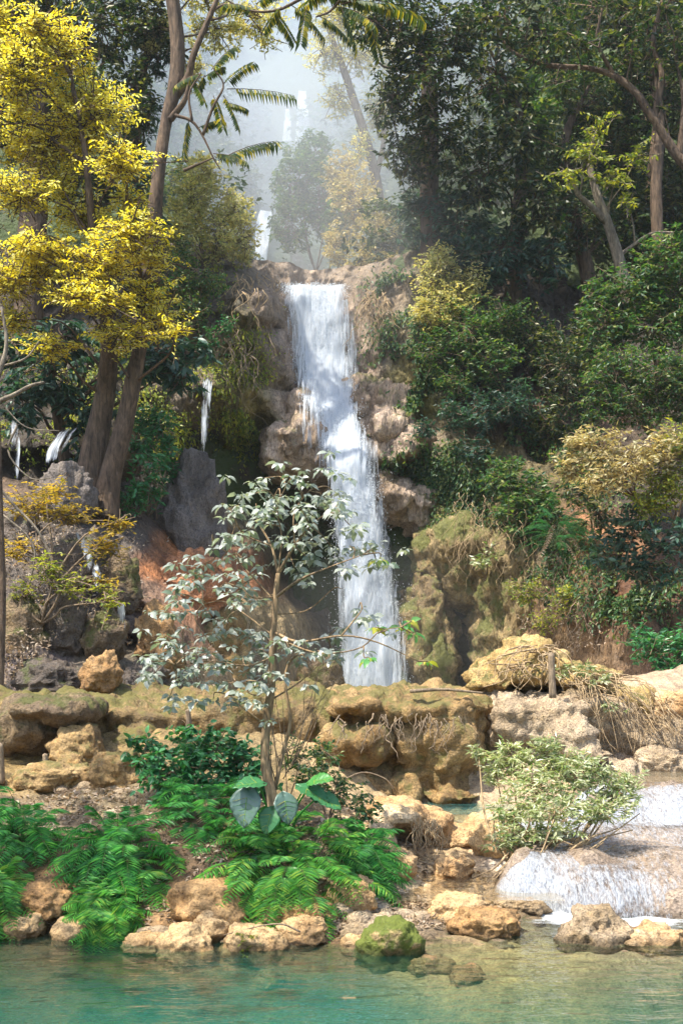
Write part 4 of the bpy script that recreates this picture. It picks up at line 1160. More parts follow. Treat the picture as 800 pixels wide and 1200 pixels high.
def tree(label, trunks, blobs, mat, L=.14, wd=.45, per=12, dens=1.8, name="tree", cat="tree", group=None, bark=None, tl=.6, droop=.35, flat=0, kind='d', limb=.05, hollow=.35, extra=None, face=.7, up=.35, seed=1, base=None):
    """trunks: list of ([(px,py,d)...], [radii in m])"""
    P0 = P(*trunks[0][0][0])
    o = empty(name, P0 if base is None else base, label, cat, group)
    P0 = np.array(o.location)
    tm, bm_, lm = MB(), MB(), MB()
    src = []
    for i, (pp, rr) in enumerate(trunks):
        pts = np.array([P(*a) for a in pp])
        tube(tm, pts, 0, radii=rr, k=14 if rr[0] > .1 else 8, n=len(pp) * 9, wob=.28, seed=seed + i)
        src.append(smooth_path(pts, 20)[5:] if len(pts) > 2 else pts)
    src = np.concatenate(src)
    bb = weigh(blobs, L, wd, per, dens)
    crown(lm, bm_, bb, 1, per, L, wd, kind, tl, droop, flat, up, R, hollow, .008, face)
    limbs(bm_, None, blobs, limb, R, src=src)
    tm.build("trunk", bark or BK, o, loc=P0)
    bm_.build("branches", bark or BK, o, loc=P0)
    lm.build("crown", G[mat], o, smooth=False, loc=P0)
    return o

def fixkids(o):
    pass

# children were built relative to their thing's base, so parenting needs no offset
# --- yellow tree, upper left
yb = [(20,85,50,55),(72,60,42,42),(108,125,62,42),(55,170,70,36),(140,190,46,28),(25,225,50,26),(92,150,40,40),(100,255,52,22),(150,270,62,26),(118,312,76,28),(38,318,42,26),(165,348,50,26),(92,345,52,22),(142,388,52,20),(190,372,30,18),(18,375,30,22),(28,290,36,20),(180,300,34,16),(60,405,50,16),(70,215,30,22),(120,350,40,18),(60,290,40,22),(10,330,40,26),(150,235,26,18),(40,30,30,26),(-10,20,40,40),(-30,150,50,60),(-40,300,50,50),(205,385,20,10)]
tree("tall tree with bright yellow leaves and a thick twin trunk, upper left",
     [([(104, 612, 21.6), (107, 560, 21.6), (117, 500, 21.6), (126, 440, 21.4), (126, 380, 21), (112, 300, 20.6), (100, 180, 20.3), (84, 90, 20)], [.36, .26, .21, .18, .14, .10, .06, .03]),
      ([(124, 606, 21.3), (130, 560, 21.3), (146, 500, 21.2), (158, 440, 21.1), (166, 390, 21), (166, 330, 20.8), (150, 260, 20.6)], [.28, .21, .17, .15, .11, .07, .03])],
     [bl(a, b, c, d, 19.8 + (i % 4) * .35) for i, (a, b, c, d) in enumerate(yb)], "yellow", L=.10, wd=.40, per=16, dens=1.9, name="yellow_leaved_tree", tl=.7, flat=.4, droop=.15, limb=.035, up=.15, hollow=.02, face=1.0, seed=3)
# --- dark trees behind it
tree("dark green tree rising behind the yellow one at the top left corner", [([(30, 420, 27), (40, 250, 27), (50, 100, 27), (60, -60, 27)], [.35, .3, .22, .1])],
     [bl(30,10,70,50,26),bl(120,30,60,50,26),bl(60,-60,90,50,26.5),bl(160,110,30,50,26),bl(-40,60,60,60,26.5),bl(175,30,35,40,26.5),bl(20,120,60,60,27.5),bl(100,200,50,70,27.5),bl(140,-40,50,40,27)],
     "dark", L=.17, dens=2.0, group="dark trees left of the gap", seed=7)
tree("slim dark-trunked tree with drooping bluish leaves, between yellow crown and forked trunk", [([(172, 400, 27.5), (166, 260, 27.3), (160, 180, 27.2), (166, 100, 27), (180, 20, 27)], [.16, .14, .12, .10, .06])],
     [bl(165,215,25,35,26.6),bl(150,160,25,30,26.6),bl(175,130,18,25,26.8),bl(170,260,35,25,26.8),bl(185,60,22,30,27)], "teal", L=.2, wd=.3, dens=1.6, group="dark trees left of the gap", droop=.7, seed=9)
tree("low tree with long bluish-green drooping leaves around the twin trunk's top", [([(80, 560, 23.4), (70, 500, 23.2), (60, 440, 23), (60, 380, 23)], [.14, .12, .08, .04])],
     [bl(60,430,55,35,22.6),bl(30,470,40,30,22.6),bl(100,470,40,30,22.8),bl(190,410,35,25,22.4),bl(210,440,35,18,22.3),bl(105,520,30,25,23),bl(170,430,30,20,22.3),bl(20,400,40,30,23),bl(225,410,25,15,22.6),bl(80,395,50,25,22.8)],
     "teal", L=.24, wd=.36, dens=2.0, kind='o', droop=.7, tl=.5, group="dark trees left of the gap", seed=12)
tree("tall forked bare trunk with a thin pale grey-green crown, standing left of the misty gap",
     [([(176, 330, 25.4), (184, 225, 25), (194, 150, 25), (206, 100, 25), (208, 50, 25), (200, -20, 25), (196, -80, 25)], [.22, .16, .15, .17, .15, .14, .1]),
      ([(206, 112, 25), (220, 92, 24.8), (228, 62, 24.6), (250, 10, 24.4), (270, -40, 24.2)], [.12, .09, .07, .05, .03]),
      ([(200, 140, 24.9), (216, 118, 24.7), (222, 96, 24.6)], [.08, .06, .03])],
     [bl(250,30,50,30,26),bl(300,15,45,25,26),bl(180,30,30,40,26.5),bl(240,-20,60,30,25.5),bl(225,80,25,30,27),bl(310,40,20,14,26),bl(160,-30,50,30,26)],
     "hazy", L=.11, dens=1.0, per=14, hollow=.1, seed=15, limb=.03)
# --- long pinnate leaves hanging into the gap
def pinnate(label, stems, fr, name, group, mat="pinn", d=23.0, ln=1.1):
    P0 = P(*stems[0][0], d)
    o = empty(name, P0, label, "branch", group)
    tm, lm = MB(), MB()
    for pp in stems:
        tube(tm, np.array([P(a, b, d) for a, b in pp]), .035, .012, 6, 14)
    bs, ds, ls, ar = [], [], [], []
    for (x0, y0, x1, y1, a) in fr:
        A = P(x0, y0, d + R.uniform(-.3, .3)); B = P(x1, y1, d + R.uniform(-.5, .5)); v_ = B - A; L_ = np.linalg.norm(v_)
        v_ = v_ + [0, 0, a * L_]
        bs.append(A); ds.append(v_); ls.append(np.linalg.norm(v_)); ar.append(a * L_ / np.linalg.norm(v_))
    frond_set(lm, tm, np.array(bs), np.array(ds), np.array(ls), np.array(ar), pairs=20, ll=.20, lw=.055, hang=.75, rr=.012, taper=False)
    lm.build("foliage", G[mat], o, smooth=False, loc=P0); tm.build("branches", BK, o, loc=P0)
pinnate("branch of long feather-like leaves hanging into the misty gap from the forked trunk",
        [[(205,135),(225,142),(238,160),(250,185),(258,198)], [(238,158),(250,125),(262,100),(250,80)], [(225,142),(222,110),(236,85)], [(215,200),(250,185)]],
        [(262,98,298,72,.25),(248,82,275,55,.3),(266,104,345,112,.12),(262,112,280,150,.3),(250,112,262,152,.3),(256,188,325,165,.2),(250,180,290,190,.2),(222,138,215,185,.2),(236,86,205,100,.2),(240,90,262,78,.2),(226,92,240,120,.2),(232,150,262,140,.2),(240,88,232,110,.2),(262,120,290,128,.2)],
        "hanging_branch", "feathery branches framing the gap", d=22.5)
pinnate("feather-leaved branch drooping from the top edge over the gap",
        [[(420,-30),(360,-5),(325,12),(290,12),(262,-2)], [(420,-30),(390,10),(370,20)], [(520,-30),(450,-10),(400,5)]],
        [(300,12,262,5,.2),(320,12,345,50,.3),(340,5,380,45,.3),(360,8,352,52,.3),(330,8,310,35,.3),(372,18,410,48,.3),(390,8,440,30,.3),(380,-5,430,5,.3),(350,-5,420,-15,.2),(410,0,460,10,.2),(300,5,330,-15,.2),(430,20,445,70,.3),(400,10,418,60,.3),(440,0,500,25,.2),(400,-20,350,10,.2)],
        "hanging_branch", "feathery branches framing the gap", d=20.0)

# --- pale shrubs around the lip and in the gap
def sh(label, bs, base, mat, **k):
    return shrub(label, [bl(*b) for b in bs], P(*base), mat, **k)
sh("sunlit pale yellow bush on top of the left buttress, beside the gap", [(225,230,32,40,28.2),(255,270,30,40,28.4),(285,280,22,34,28.6),(210,270,25,40,27.8),(240,200,25,25,28.8),(270,240,26,24,29)], (245, 325, 28.6), "hazy", L=.12, dens=2.0)
sh("dull green vine-like bush hanging over the left buttress", [(215,320,22,40,27.2),(240,330,28,20,27.1),(200,350,25,35,27),(228,362,20,24,26.9),(180,330,20,30,27.5)], (225, 300, 28), "mid", L=.10, dens=1.6, droop=.7)
G2 = "misty bushes in the valley gap"
sh("round misty bush filling the right side of the gap", [(345,210,30,45,38),(375,230,30,50,38),(340,260,28,40,37.5),(400,260,25,40,37),(370,180,26,30,39)], (370, 320, 37.5), "mid", L=.17, dens=2.4, group=G2, name="tree", cat="tree")
sh("cream-leaved bush just right of the gap, below the leaning hazy trunk", [(415,230,34,40,34),(440,275,34,40,33),(400,200,26,30,35),(425,310,30,22,32),(455,310,26,20,31.5),(395,290,20,30,33.5)], (430, 340, 33), "beige", L=.13, dens=1.6, group=G2)
sh("pale bush at the foot of the far left valley fall", [(285,300,16,16,40),(262,300,20,20,36),(275,255,16,24,40)], (280, 320, 40), "hazy", L=.15, dens=2, group=G2)
sh("bluish bush high in the gap under the highest fall", [(300,190,36,25,60),(330,200,28,30,58),(265,170,36,40,58),(280,130,40,30,66)], (300, 230, 59), "teal", L=.3, dens=2, group=G2, name="tree", cat="tree")
sh("faint tree crown left of the faint high fall, topmost in the gap", [(300,80,45,30,74),(340,60,40,30,76),(250,100,40,30,72),(380,80,30,40,74),(320,20,60,30,80)], (310, 130, 74), "teal", L=.34, dens=2, group=G2, name="tree", cat="tree")
sh("faint crown right of the highest fall, against the misty hillside", [(392,130,26,40,62),(400,80,24,40,64),(420,30,40,40,66)], (395, 170, 62), "mid", L=.3, dens=2, group=G2, name="tree", cat="tree")
for i_, (lb, bs, bs0) in enumerate([
  ("misty crown on the upper left slope behind the forked trunk", [(240,120,40,50,48),(210,60,40,50,50),(230,180,40,40,46)], (230, 250, 48)),
  ("misty crown on the left slope above the far left valley fall", [(262,215,30,30,47),(230,240,30,30,44),(290,225,14,20,48)], (255, 270, 46)),
  ("misty crown above the feathery branches, left of the gap's top", [(200,10,60,40,56),(250,40,40,40,60)], (220, 80, 58))]):
    sh(lb, bs, bs0, "mid" if i_ else "teal", L=.24, dens=1.8, group=G2, name="tree", cat="tree")

# --- right hand forest
GR = "trees of the dark forest on the right"
tree("hazy leaning tree with sparse cream leaves at the right edge of the gap", [([(456, 310, 35), (448, 260, 35), (436, 190, 35), (415, 120, 35), (398, 70, 35), (380, 20, 35)], [.2, .17, .15, .13, .1, .07]),
      ([(436, 190, 35), (428, 170, 34.8), (418, 150, 34.6)], [.09, .07, .04]), ([(440, 210, 35), (450, 160, 35), (448, 110, 35)], [.1, .07, .04])],
     [bl(395,110,26,25,35),bl(380,60,30,25,35),bl(420,60,30,30,35),bl(445,130,28,30,35),bl(420,170,20,20,34.5),bl(400,20,50,30,34),bl(460,60,30,30,34.5)], "hazy", L=.12, dens=.9, hollow=.1, group=GR, bark=BK2, limb=.03, seed=21)
tree("tree with a rough leaning trunk and yellow-green leaf tufts, mid right forest", [([(738, 360, 27), (724, 300, 27), (712, 262, 27), (698, 225, 27), (690, 185, 27), (700, 150, 27)], [.15, .13, .11, .095, .07, .04]),
      ([(712, 262, 27), (690, 240, 26.8), (675, 225, 26.6), (668, 200, 26.5)], [.08, .06, .05, .02]), ([(724, 300, 27), (760, 275, 26.8), (790, 272, 26.6)], [.05, .04, .02])],
     [bl(690,180,34,20,26.4),bl(665,200,25,14,26.2),bl(720,205,28,18,26.3),bl(700,150,24,16,26.6),bl(745,185,22,16,26.4),bl(735,235,20,14,26.3)], "lime", L=.14, dens=1.0, hollow=.1, group=GR, bark=BK2, limb=.03, seed=23)
tree("straight dark trunk rising behind the leaning one on the right", [([(772, 320, 30), (768, 220, 30), (772, 140, 30), (762, 60, 30), (770, -20, 30)], [.16, .15, .13, .11, .08])],
     [bl(770,40,60,50,29.5),bl(740,110,40,40,30.5),bl(800,130,40,40,30.5),bl(720,20,50,40,30)], "dark", L=.16, dens=1.6, group=GR, seed=25)
tree("tree with a long arching limb reaching in from the right edge", [([(900, 330, 24), (830, 220, 24), (795, 185, 24), (765, 140, 24), (745, 110, 24), (720, 90, 24), (690, 80, 24), (640, 76, 24), (600, 60, 24), (580, 30, 24)], [.2, .15, .11, .09, .08, .07, .06, .05, .03, .015]),
      ([(765, 140, 24), (775, 90, 24), (765, 50, 24), (775, 0, 24)], [.08, .06, .05, .03]), ([(720, 90, 24), (700, 50, 23.8), (705, 10, 23.6)], [.05, .04, .02]), ([(795, 185, 24), (800, 120, 24), (790, 60, 24)], [.08, .05, .03])],
     [bl(620,50,45,25,23.6),bl(680,50,40,22,23.6),bl(740,60,40,25,23.8),bl(790,60,35,35,24),bl(700,10,60,25,24),bl(590,15,40,22,23.5),bl(780,5,50,22,24),bl(770,120,25,18,24),bl(650,100,30,14,23.5)], "dark", L=.15, dens=.75, hollow=.1, group=GR, limb=.025, seed=27)
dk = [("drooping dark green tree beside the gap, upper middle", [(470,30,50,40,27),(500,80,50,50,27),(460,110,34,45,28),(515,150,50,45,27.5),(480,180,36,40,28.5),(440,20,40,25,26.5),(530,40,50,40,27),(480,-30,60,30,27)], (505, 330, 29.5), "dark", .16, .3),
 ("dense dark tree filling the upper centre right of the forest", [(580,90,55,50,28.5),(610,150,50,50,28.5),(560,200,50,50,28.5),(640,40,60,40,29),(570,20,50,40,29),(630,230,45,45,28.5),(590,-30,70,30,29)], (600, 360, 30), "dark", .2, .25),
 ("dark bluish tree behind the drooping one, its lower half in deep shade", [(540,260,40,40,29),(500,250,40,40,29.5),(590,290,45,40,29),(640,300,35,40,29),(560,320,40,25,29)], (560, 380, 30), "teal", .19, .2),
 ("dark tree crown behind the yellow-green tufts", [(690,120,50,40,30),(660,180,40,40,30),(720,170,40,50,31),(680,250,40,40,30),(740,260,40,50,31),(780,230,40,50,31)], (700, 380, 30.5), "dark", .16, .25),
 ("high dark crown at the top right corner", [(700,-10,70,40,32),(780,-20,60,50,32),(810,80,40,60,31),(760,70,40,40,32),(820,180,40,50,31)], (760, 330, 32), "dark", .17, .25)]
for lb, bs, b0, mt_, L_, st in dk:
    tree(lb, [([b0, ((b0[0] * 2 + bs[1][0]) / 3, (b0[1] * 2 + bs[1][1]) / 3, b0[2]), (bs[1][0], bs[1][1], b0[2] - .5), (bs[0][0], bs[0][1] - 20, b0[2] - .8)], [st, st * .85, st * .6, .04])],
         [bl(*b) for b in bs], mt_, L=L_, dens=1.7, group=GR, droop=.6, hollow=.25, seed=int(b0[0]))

# --- shrubs on the right cliff and slope
GC = "shrubs on the cliff right of the fall"
for lb, bs, b0, mt_, kw in [
 ("yellow-green sunlit shrub hanging at the cliff top right of the fall", [(510,320,26,32,28.2),(520,355,34,30,28),(495,365,18,24,28.3),(545,330,30,24,28.3),(515,300,22,16,28.6)], (510, 380, 29), "hazy", dict(L=.11, dens=1.7)),
 ("soft green shrub below the yellow-green one on the cliff", [(550,385,42,34,27.6),(510,410,28,28,27.8),(575,420,38,34,27.4),(535,445,30,24,27.5),(590,370,34,30,27.8)], (545, 430, 28.4), "mid", dict(L=.12, dens=1.9)),
 ("bluish-green shrub in the middle of the right cliff", [(565,480,34,28,27),(530,485,24,22,27.3),(600,470,34,30,27),(500,500,20,12,27.3),(555,525,28,16,26.8)], (560, 520, 27.6), "teal", dict(L=.13, dens=1.8)),
 ("mid green shrub on the cliff above the dry roots", [(590,560,34,32,26),(620,580,34,34,25.6),(600,600,28,26,25.5),(640,600,22,26,25.2)], (610, 610, 26.2), "mid", dict(L=.14, dens=2.0)),
 ("dark shrub in the hollow between the cliff and the straw-leaved tree", [(660,430,40,50,27.4),(650,490,30,30,27),(630,400,34,40,28),(690,400,30,40,28)], (655, 520, 27.5), "dark", dict(L=.14, dens=1.8)),
 ("lush green shrub at the right edge, highest of those on the slope", [(740,340,50,32,22.5),(780,300,40,36,22.2),(710,380,40,34,22.6),(770,380,50,36,22.4),(800,340,34,50,22.2),(700,345,24,24,22.8)], (770, 440, 23.4), "mid", dict(L=.12, dens=2.0)),
 ("green shrub at the right edge, directly under the highest one and above the straw-coloured one", [(720,430,42,32,22),(770,440,45,36,21.8),(705,470,30,26,22),(745,475,44,28,21.8),(800,450,30,50,21.8)], (760, 510, 23), "mid", dict(L=.10, dens=1.9)),
 ("straw-coloured leafy shrub leaning out on the right", [(700,520,38,26,20.8),(670,545,26,22,20.9),(735,545,42,28,20.6),(700,560,32,22,20.6),(770,520,36,26,20.8),(680,510,22,16,21)], (745, 585, 22), "beige", dict(L=.12, dens=1.8)),
 ("olive shrub right of the straw-coloured one", [(775,560,34,34,21),(800,520,30,40,21),(760,590,30,22,21)], (790, 620, 22), "lime", dict(L=.11, dens=1.7)),
 ("dark broad-leaved shrub beneath the straw-coloured one", [(740,620,44,30,21.2),(780,640,40,34,21),(720,650,30,26,21.4),(760,670,34,22,21.2)], (760, 690, 22), "teal", dict(L=.17, wd=.4, dens=1.7, kind='o')),
 ("bright green bush at the foot of the slope, far right", [(765,760,30,26,19.4),(785,785,26,22,19.2),(750,740,18,16,19.8),(800,760,20,34,19.4)], (775, 808, 19.6), "bush", dict(L=.14, dens=2.2)),
 ("small pale sprig on the bare wall left of the dry roots", [(565,655,14,16,25.6),(575,640,10,8,25.6)], (568, 680, 26), "sage", dict(L=.16, dens=1.4)),
 ("thin weedy shrub on the brown wall under the dry roots", [(620,690,34,20,24.4),(660,700,24,20,23.8),(640,725,22,16,24)], (635, 740, 24.6), "lime", dict(L=.09, dens=.8)),
 ("leafy shrub right of the leaning fern on the orange wall", [(700,600,24,30,23.2),(680,580,24,20,23.5)], (700, 640, 23.8), "dark", dict(L=.14, dens=1.6)),
 ("small bush clinging beside the trickle on the left buttress", [(265,380,14,14,26.6),(248,400,14,16,26.6)], (258, 410, 27), "bush", dict(L=.1, dens=1.2)),
]:
    sh(lb, bs, b0, mt_, group=GC if b0[0] > 400 else None, **kw)
sh("green leafy bush growing right of the twin trunk", [(165,520,26,30,22.4),(175,560,28,34,22),(150,580,22,26,21.8),(190,500,24,24,22.8),(200,540,18,28,22.8),(165,490,22,20,22.8)], (170, 610, 22.8), "bush", L=.15, dens=1.9)
sh("golden-leaved low shrub at the foot of the twin trunk", [(40,590,45,22,18.4),(85,600,40,18,18.3),(120,635,34,20,17.8),(140,610,24,18,18),(20,640,26,20,18),(120,680,22,14,17.4),(60,575,34,14,18.8)], (60, 690, 18), "gold", L=.10, dens=1.25, flat=.5, droop=.1, hollow=.1, face=1.2)
sh("yellow-green sprigs over the grey slope, lower left", [(55,665,34,20,17.2),(80,685,26,16,17),(30,690,20,14,17.2),(120,690,24,12,16.8),(130,705,24,10,16.6)], (50, 730, 17.2), "lime", L=.09, dens=1.1, flat=.5, droop=.1, hollow=.1, face=1.2)
# bare curved branches at the left edge
tb = MB(); d0 = 17.5
for pp, r_ in [([(-20,480),(0,470),(18,462),(36,452),(52,448)], .05), ([(-10,460),(2,430),(8,400),(2,360)], .05), ([(0,430),(30,420),(46,400)], .02), ([(-10,560),(15,590),(50,630),(75,700)], .03), ([(20,500),(10,530),(35,560),(60,560)], .02), ([(0,600),(40,640),(30,700),(10,760)], .02), ([(0,470),(30,500),(70,505)], .015)]:
    tube(tb, np.array([P(a, b, d0) for a, b in pp]), r_, r_ * .4, 6, 14)
b0 = P(-20, 480, d0)
tag(tb.build("bare_branch", BK2, loc=b0), "bare grey curving branches reaching in from the left edge", "branch")
tb = MB(); tube(tb, np.array([P(a, b, 16.4) for a, b in [(-4,905),(0,800),(3,700),(0,600),(-4,480),(-14,300)]]), .06, .045, 10, 30, wob=.2)
tag(tb.build("slim_tree", BK, loc=P(-4, 905, 16.4)), "narrow dark trunk standing right at the left picture edge", "tree")

# --- unseen tree added on the near left bank to shade ferns and left pool
def near(x, y, z, rx, ry, rz):
    return (np.array([x, y, z], float), np.array([rx, ry, rz], float), 1.0)
o = empty("tree", (-8.6, 6.5, -.2), "leafy tree on the near left bank, its crown arching high over the pool's left side", "tree")
b0 = np.array(o.location); tm, lm = MB(), MB()
tpts = np.array([(-8.6, 6.5, -.4), (-8.4, 6.5, 2.5), (-7.8, 6.6, 5.5), (-6.8, 6.8, 8.5), (-6, 7, 10.5)])
tube(tm, tpts, 0, radii=[.3, .24, .2, .14, .05], k=12, n=40, wob=.2, seed=5)
NB = [near(-7.2, 5.6, 9.2, 1.5, 1.4, .9), near(-5.8, 7.4, 9.6, 1.5, 1.3, .8), near(-6.4, 9.2, 9.8, 1.6, 1.3, .8), near(-8.4, 7.5, 9.6, 1.5, 1.5, .9), near(-5.0, 5.4, 9.4, 1.2, 1.2, .7), near(-8.6, 10.4, 9.8, 1.5, 1.4, .8), near(-4.6, 8.8, 10.4, 1.0, 1.0, .6), near(-7, 7.2, 11, 1.6, 1.5, .8)]
NB = [(c, r, .4 * math.pi * r[0] * r[1] / (.16 * .16 * .45 * .55) / 12) for c, r, _ in NB]
crown(lm, tm, NB, 1, 12, .16, .45, tl=.5)
limbs(tm, None, NB, .06, R, src=smooth_path(tpts, 20)[8:])
tm.build("trunk", BK, o, loc=b0); lm.build("crown", G["mid"], o, smooth=False, loc=b0)

# --- forest that clothes the far slopes: one mass
lm = MB()
cnt = 0
for k in range(5200):
    y = R.uniform(30.5, 118) ; x = R.uniform(-1, 1) * (.40 * y + 8) - .02 * y
    xa = -.8 - .075 * (y - 30)
    if abs(x - xa) < 1.4 + .03 * (y - 30): continue
    if y < 44 and xa - 2.5 < x < xa + 1.5: continue
    if cnt > 1500: break
    cnt += 1
    z = float(Hfun(np.array([x]), np.array([y]))[0])
    r_ = R.uniform(.9, 1.8) * (1 + (y - 30) * .012)
    L_ = .20 * (1 + (y - 30) * .014)
    n_ = int(1.3 * math.pi * r_ * r_ / (L_ * L_ * .5 * .55) / 10)
    crown(lm, None, [(np.array([x, y, z + r_ * .6]), np.array([r_, r_, r_ * .9]), n_)], 1, 10, L_, .5, tl=.5, hollow=.5, rng=R)
o = lm.build("forest", leaf_mat("forest_leaf", [(.02, .05, .02), (.035, .075, .028), (.06, .095, .035), (.13, .14, .055)], .35, (1.5, 1.7, .6), clump=1.0, cscale=.25), smooth=False)
tag(o, "mass of misty forest clothing the far slopes", "forest", kind="stuff")

# --- creepers and moss tufts on the cliff (uncountable)
def cliff_cover(regs, L, wd, mat, name, label, cat, droop=.8):
    bs, ds, ns, ls = [], [], [], []
    for (px, py, rx, ry, n) in regs:
        c, d = on_cliff(px, py)
        a = R.normal(size=(n, 2)) * .5
        x = c[0] + a[:, 0] * m(rx, d); z = c[2] + a[:, 1] * m(ry, d)
        k = fbm(v3(x * 1.3, 0, z * 1.3), 3, 91) > -.12
        x, z = x[k], z[k]; y = Dfun(x, z)
        e = .12
        nx_ = (DG(x + e, z) - DG(x - e, z)) / (2 * e); nz_ = (DG(x, z + e) - DG(x, z - e)) / (2 * e)
        nr = unit(np.stack([nx_, -np.ones_like(x), nz_], 1))
        bs.append(np.stack([x, y, z], 1) + nr * R.uniform(.02, .22, (len(x), 1)))
        ds.append(unit(R.normal(size=(len(x), 3)) * .6 + nr * .5 - [0, 0, droop])); ns.append(unit(nr + R.normal(size=(len(x), 3)) * .5 + [0, 0, .5]))
        ls.append(L * R.uniform(.5, 1.4, len(x)))
    lm = MB(); ls = np.concatenate(ls)
    leaves(lm, np.concatenate(bs), np.concatenate(ds), np.concatenate(ns), ls, ls * wd)
    tag(lm.build(name, G[mat], smooth=False), label, cat, kind="stuff")
cliff_cover([(480,400,50,60,2600),(560,560,60,50,3000),(500,560,50,30,1600),(620,640,60,50,2200),(540,620,60,40,1400),(640,690,50,40,1400),(480,460,40,40,1600),(600,500,60,50,2200),(680,520,40,60,1500),(460,330,30,20,700),(470,548,40,10,700),(480,470,30,16,700),(500,520,26,14,500),(505,560,24,14,500),(560,500,60,60,2000),(600,420,90,60,3000),(700,430,90,60,2600),(520,350,60,40,1800),(880,400,90,90,4000),(900,560,90,90,4500),(870,680,60,60,2500),(700,630,50,50,2200),(740,700,50,40,2000),(650,580,50,40,1500),(690,560,50,40,1500),(1000,500,90,120,3500)], .11, .5, "mid", "creeper", "green creepers and small plants carpeting the right cliff", "creeper")
cliff_cover([(260,420,50,70,2600),(285,500,30,40,1800),(230,540,24,40,1000),(200,520,40,50,1500),(230,350,40,50,1600),(60,500,90,50,2200),(130,480,60,60,1800),(310,450,20,50,400),(170,420,60,40,1500),(70,420,90,40,2000)], .10, .45, "lime", "moss", "mossy tufts and creepers on the left buttress", "moss")
cliff_cover([(600,650,50,50,1500),(640,740,60,40,1600),(570,690,60,40,800),(470,620,30,60,500),(60,640,80,60,1300),(60,730,80,60,1800),(30,790,60,30,1000),(130,780,60,30,800),(280,760,40,40,500)], .075, .35, "dry", "leaf_litter", "dry fallen leaves caught on the cliff and slope", "leaf litter", .3)

# ------------------------------------------------------------------ FOREGROUND PLANTS
def fern(label, cx, cyb, w, h, d, n, mat, ln=.46, seed=0, mats=None):
    """fern clump: arching fronds radiating from a mound; (cx, cyb) is the foot, w x h its size in pixels"""
    rng = np.random.default_rng(seed)
    b0 = P(cx, cyb, d)
    o = empty("fern", b0, label, "fern", "ferns along the bank")
    rx, rz = m(w, d) / 2, m(h, d)
    # crowns of the fronds sit through a dome
    az = rng.uniform(-math.pi, math.pi, n); el = np.arccos(rng.uniform(.0, 1, n))       # 0 = up
    dirs = np.stack([np.sin(el) * np.sin(az), -np.sin(el) * np.cos(az), np.cos(el)], 1)
    rad = rng.uniform(.45, 1, n)
    n = int(n * 1.0); L = ln * rng.uniform(.75, 1.2, n)
    ctr = b0 + np.stack([dirs[:, 0] * (rx - L * .62) * rad, dirs[:, 1] * rx * .7 * rad, dirs[:, 2] * (rz - L * .35) * rad], 1) + [0, rx * .25, 0]
    fd = unit(dirs * [1, 1, .55] + rng.normal(size=(n, 3)) * .25 + [0, -.25, .12])
    lm, sm = MB(), MB()
    frond_set(lm, sm, ctr, fd, L, np.full(n, .55) * rng.uniform(.7, 1.3, n), pairs=15, ll=.15, lw=.0145, rng=rng, rr=.004)
    base = b0 + np.stack([rng.normal(size=n) * rx * .25, rng.normal(size=n) * rx * .25 + rx * .25, np.zeros(n)], 1)
    mid = (base + ctr) / 2 + rng.normal(size=(n, 3)) * .03
    many_sticks(sm, base, mid, .007, .006); many_sticks(sm, mid, ctr, .006, .004)
    nd = 7
    dm = MB(); k_ = rng.integers(0, n, nd)
    frond_set(dm, dm, ctr[k_] - [0, .02, .05], unit(fd[k_] * [1, 1, .1] - [0, .3, .5]), L[k_] * .8, np.full(nd, .7), pairs=14, ll=.09, lw=.016, rng=rng, rr=.003)
    dm.build("dead_fronds", G["dry"], o, smooth=False, loc=b0)
    # a skirt of low broad leaves fills the inside of the clump
    lm.build("fronds", G[mat], o, smooth=False, loc=b0)
    sm.build("stems", leaf_mat("fern_stem", [(.05, .10, .03), (.10, .12, .04)], .1), o, loc=b0)
    return o
fern("fern clump at the left picture edge, tallest of the left ones", 20, 1040, 130, 125, 10.3, 150, "fern", seed=1)
fern("fern at the far left waterline, cut by the picture edge", -6, 1092, 80, 95, 9.4, 100, "fern2", seed=2)
fern("big fern clump second from the left, above the waterline", 135, 1062, 165, 125, 9.9, 190, "fern", seed=3)
fern("bright green small fern at the waterline, below the second clump", 122, 1092, 105, 58, 9.35, 130, "fern2", ln=.30, seed=4)
fern("wide fern clump in the centre under the elephant-ear leaves", 338, 1062, 245, 118, 9.75, 300, "fern2", seed=5)
fern("fern tier under the emerald bush, above the brown rock", 235, 1000, 170, 100, 10.6, 140, "fern", seed=6)
fern("feathery fern at the right end of the centre clump", 425, 1045, 90, 95, 10.2, 110, "fern", seed=7)
fern("fern growing between the brown rock and the sapling, half hidden", 300, 1015, 100, 75, 10.1, 70, "fern", seed=12)
fern("low fern draping over the rocks right of the second clump", 190, 1045, 70, 60, 9.95, 45, "fern2", seed=13)
fern("small fern on top of the brown rock, left of centre", 260, 1010, 60, 55, 10.2, 30, "fern", ln=.34, seed=8)
def fern2_on_wall():
    c, d = on_cliff(655, 640)
    fern("fern leaning out from the orange wall, up on the right cliff", 655, 640, 80, 60, d - .6, 60, "bush", ln=.9, seed=9)
fern2_on_wall()
shrub("emerald broad-leaved bush behind the ferns, left of the sapling", [bl(200,900,55,32,11.4),bl(250,885,45,35,11.6),bl(170,880,30,28,11.6),bl(230,865,50,22,11.9),bl(285,890,34,34,11.5),bl(220,925,60,26,11.2),bl(300,920,30,24,11.2)], P(235, 960, 11.6), "bush", L=.085, wd=.55, dens=2.3, kind='o', tl=.2, droop=.35, stem=.012, tw_r=.003, name="bush", cat="bush", hollow=.25)
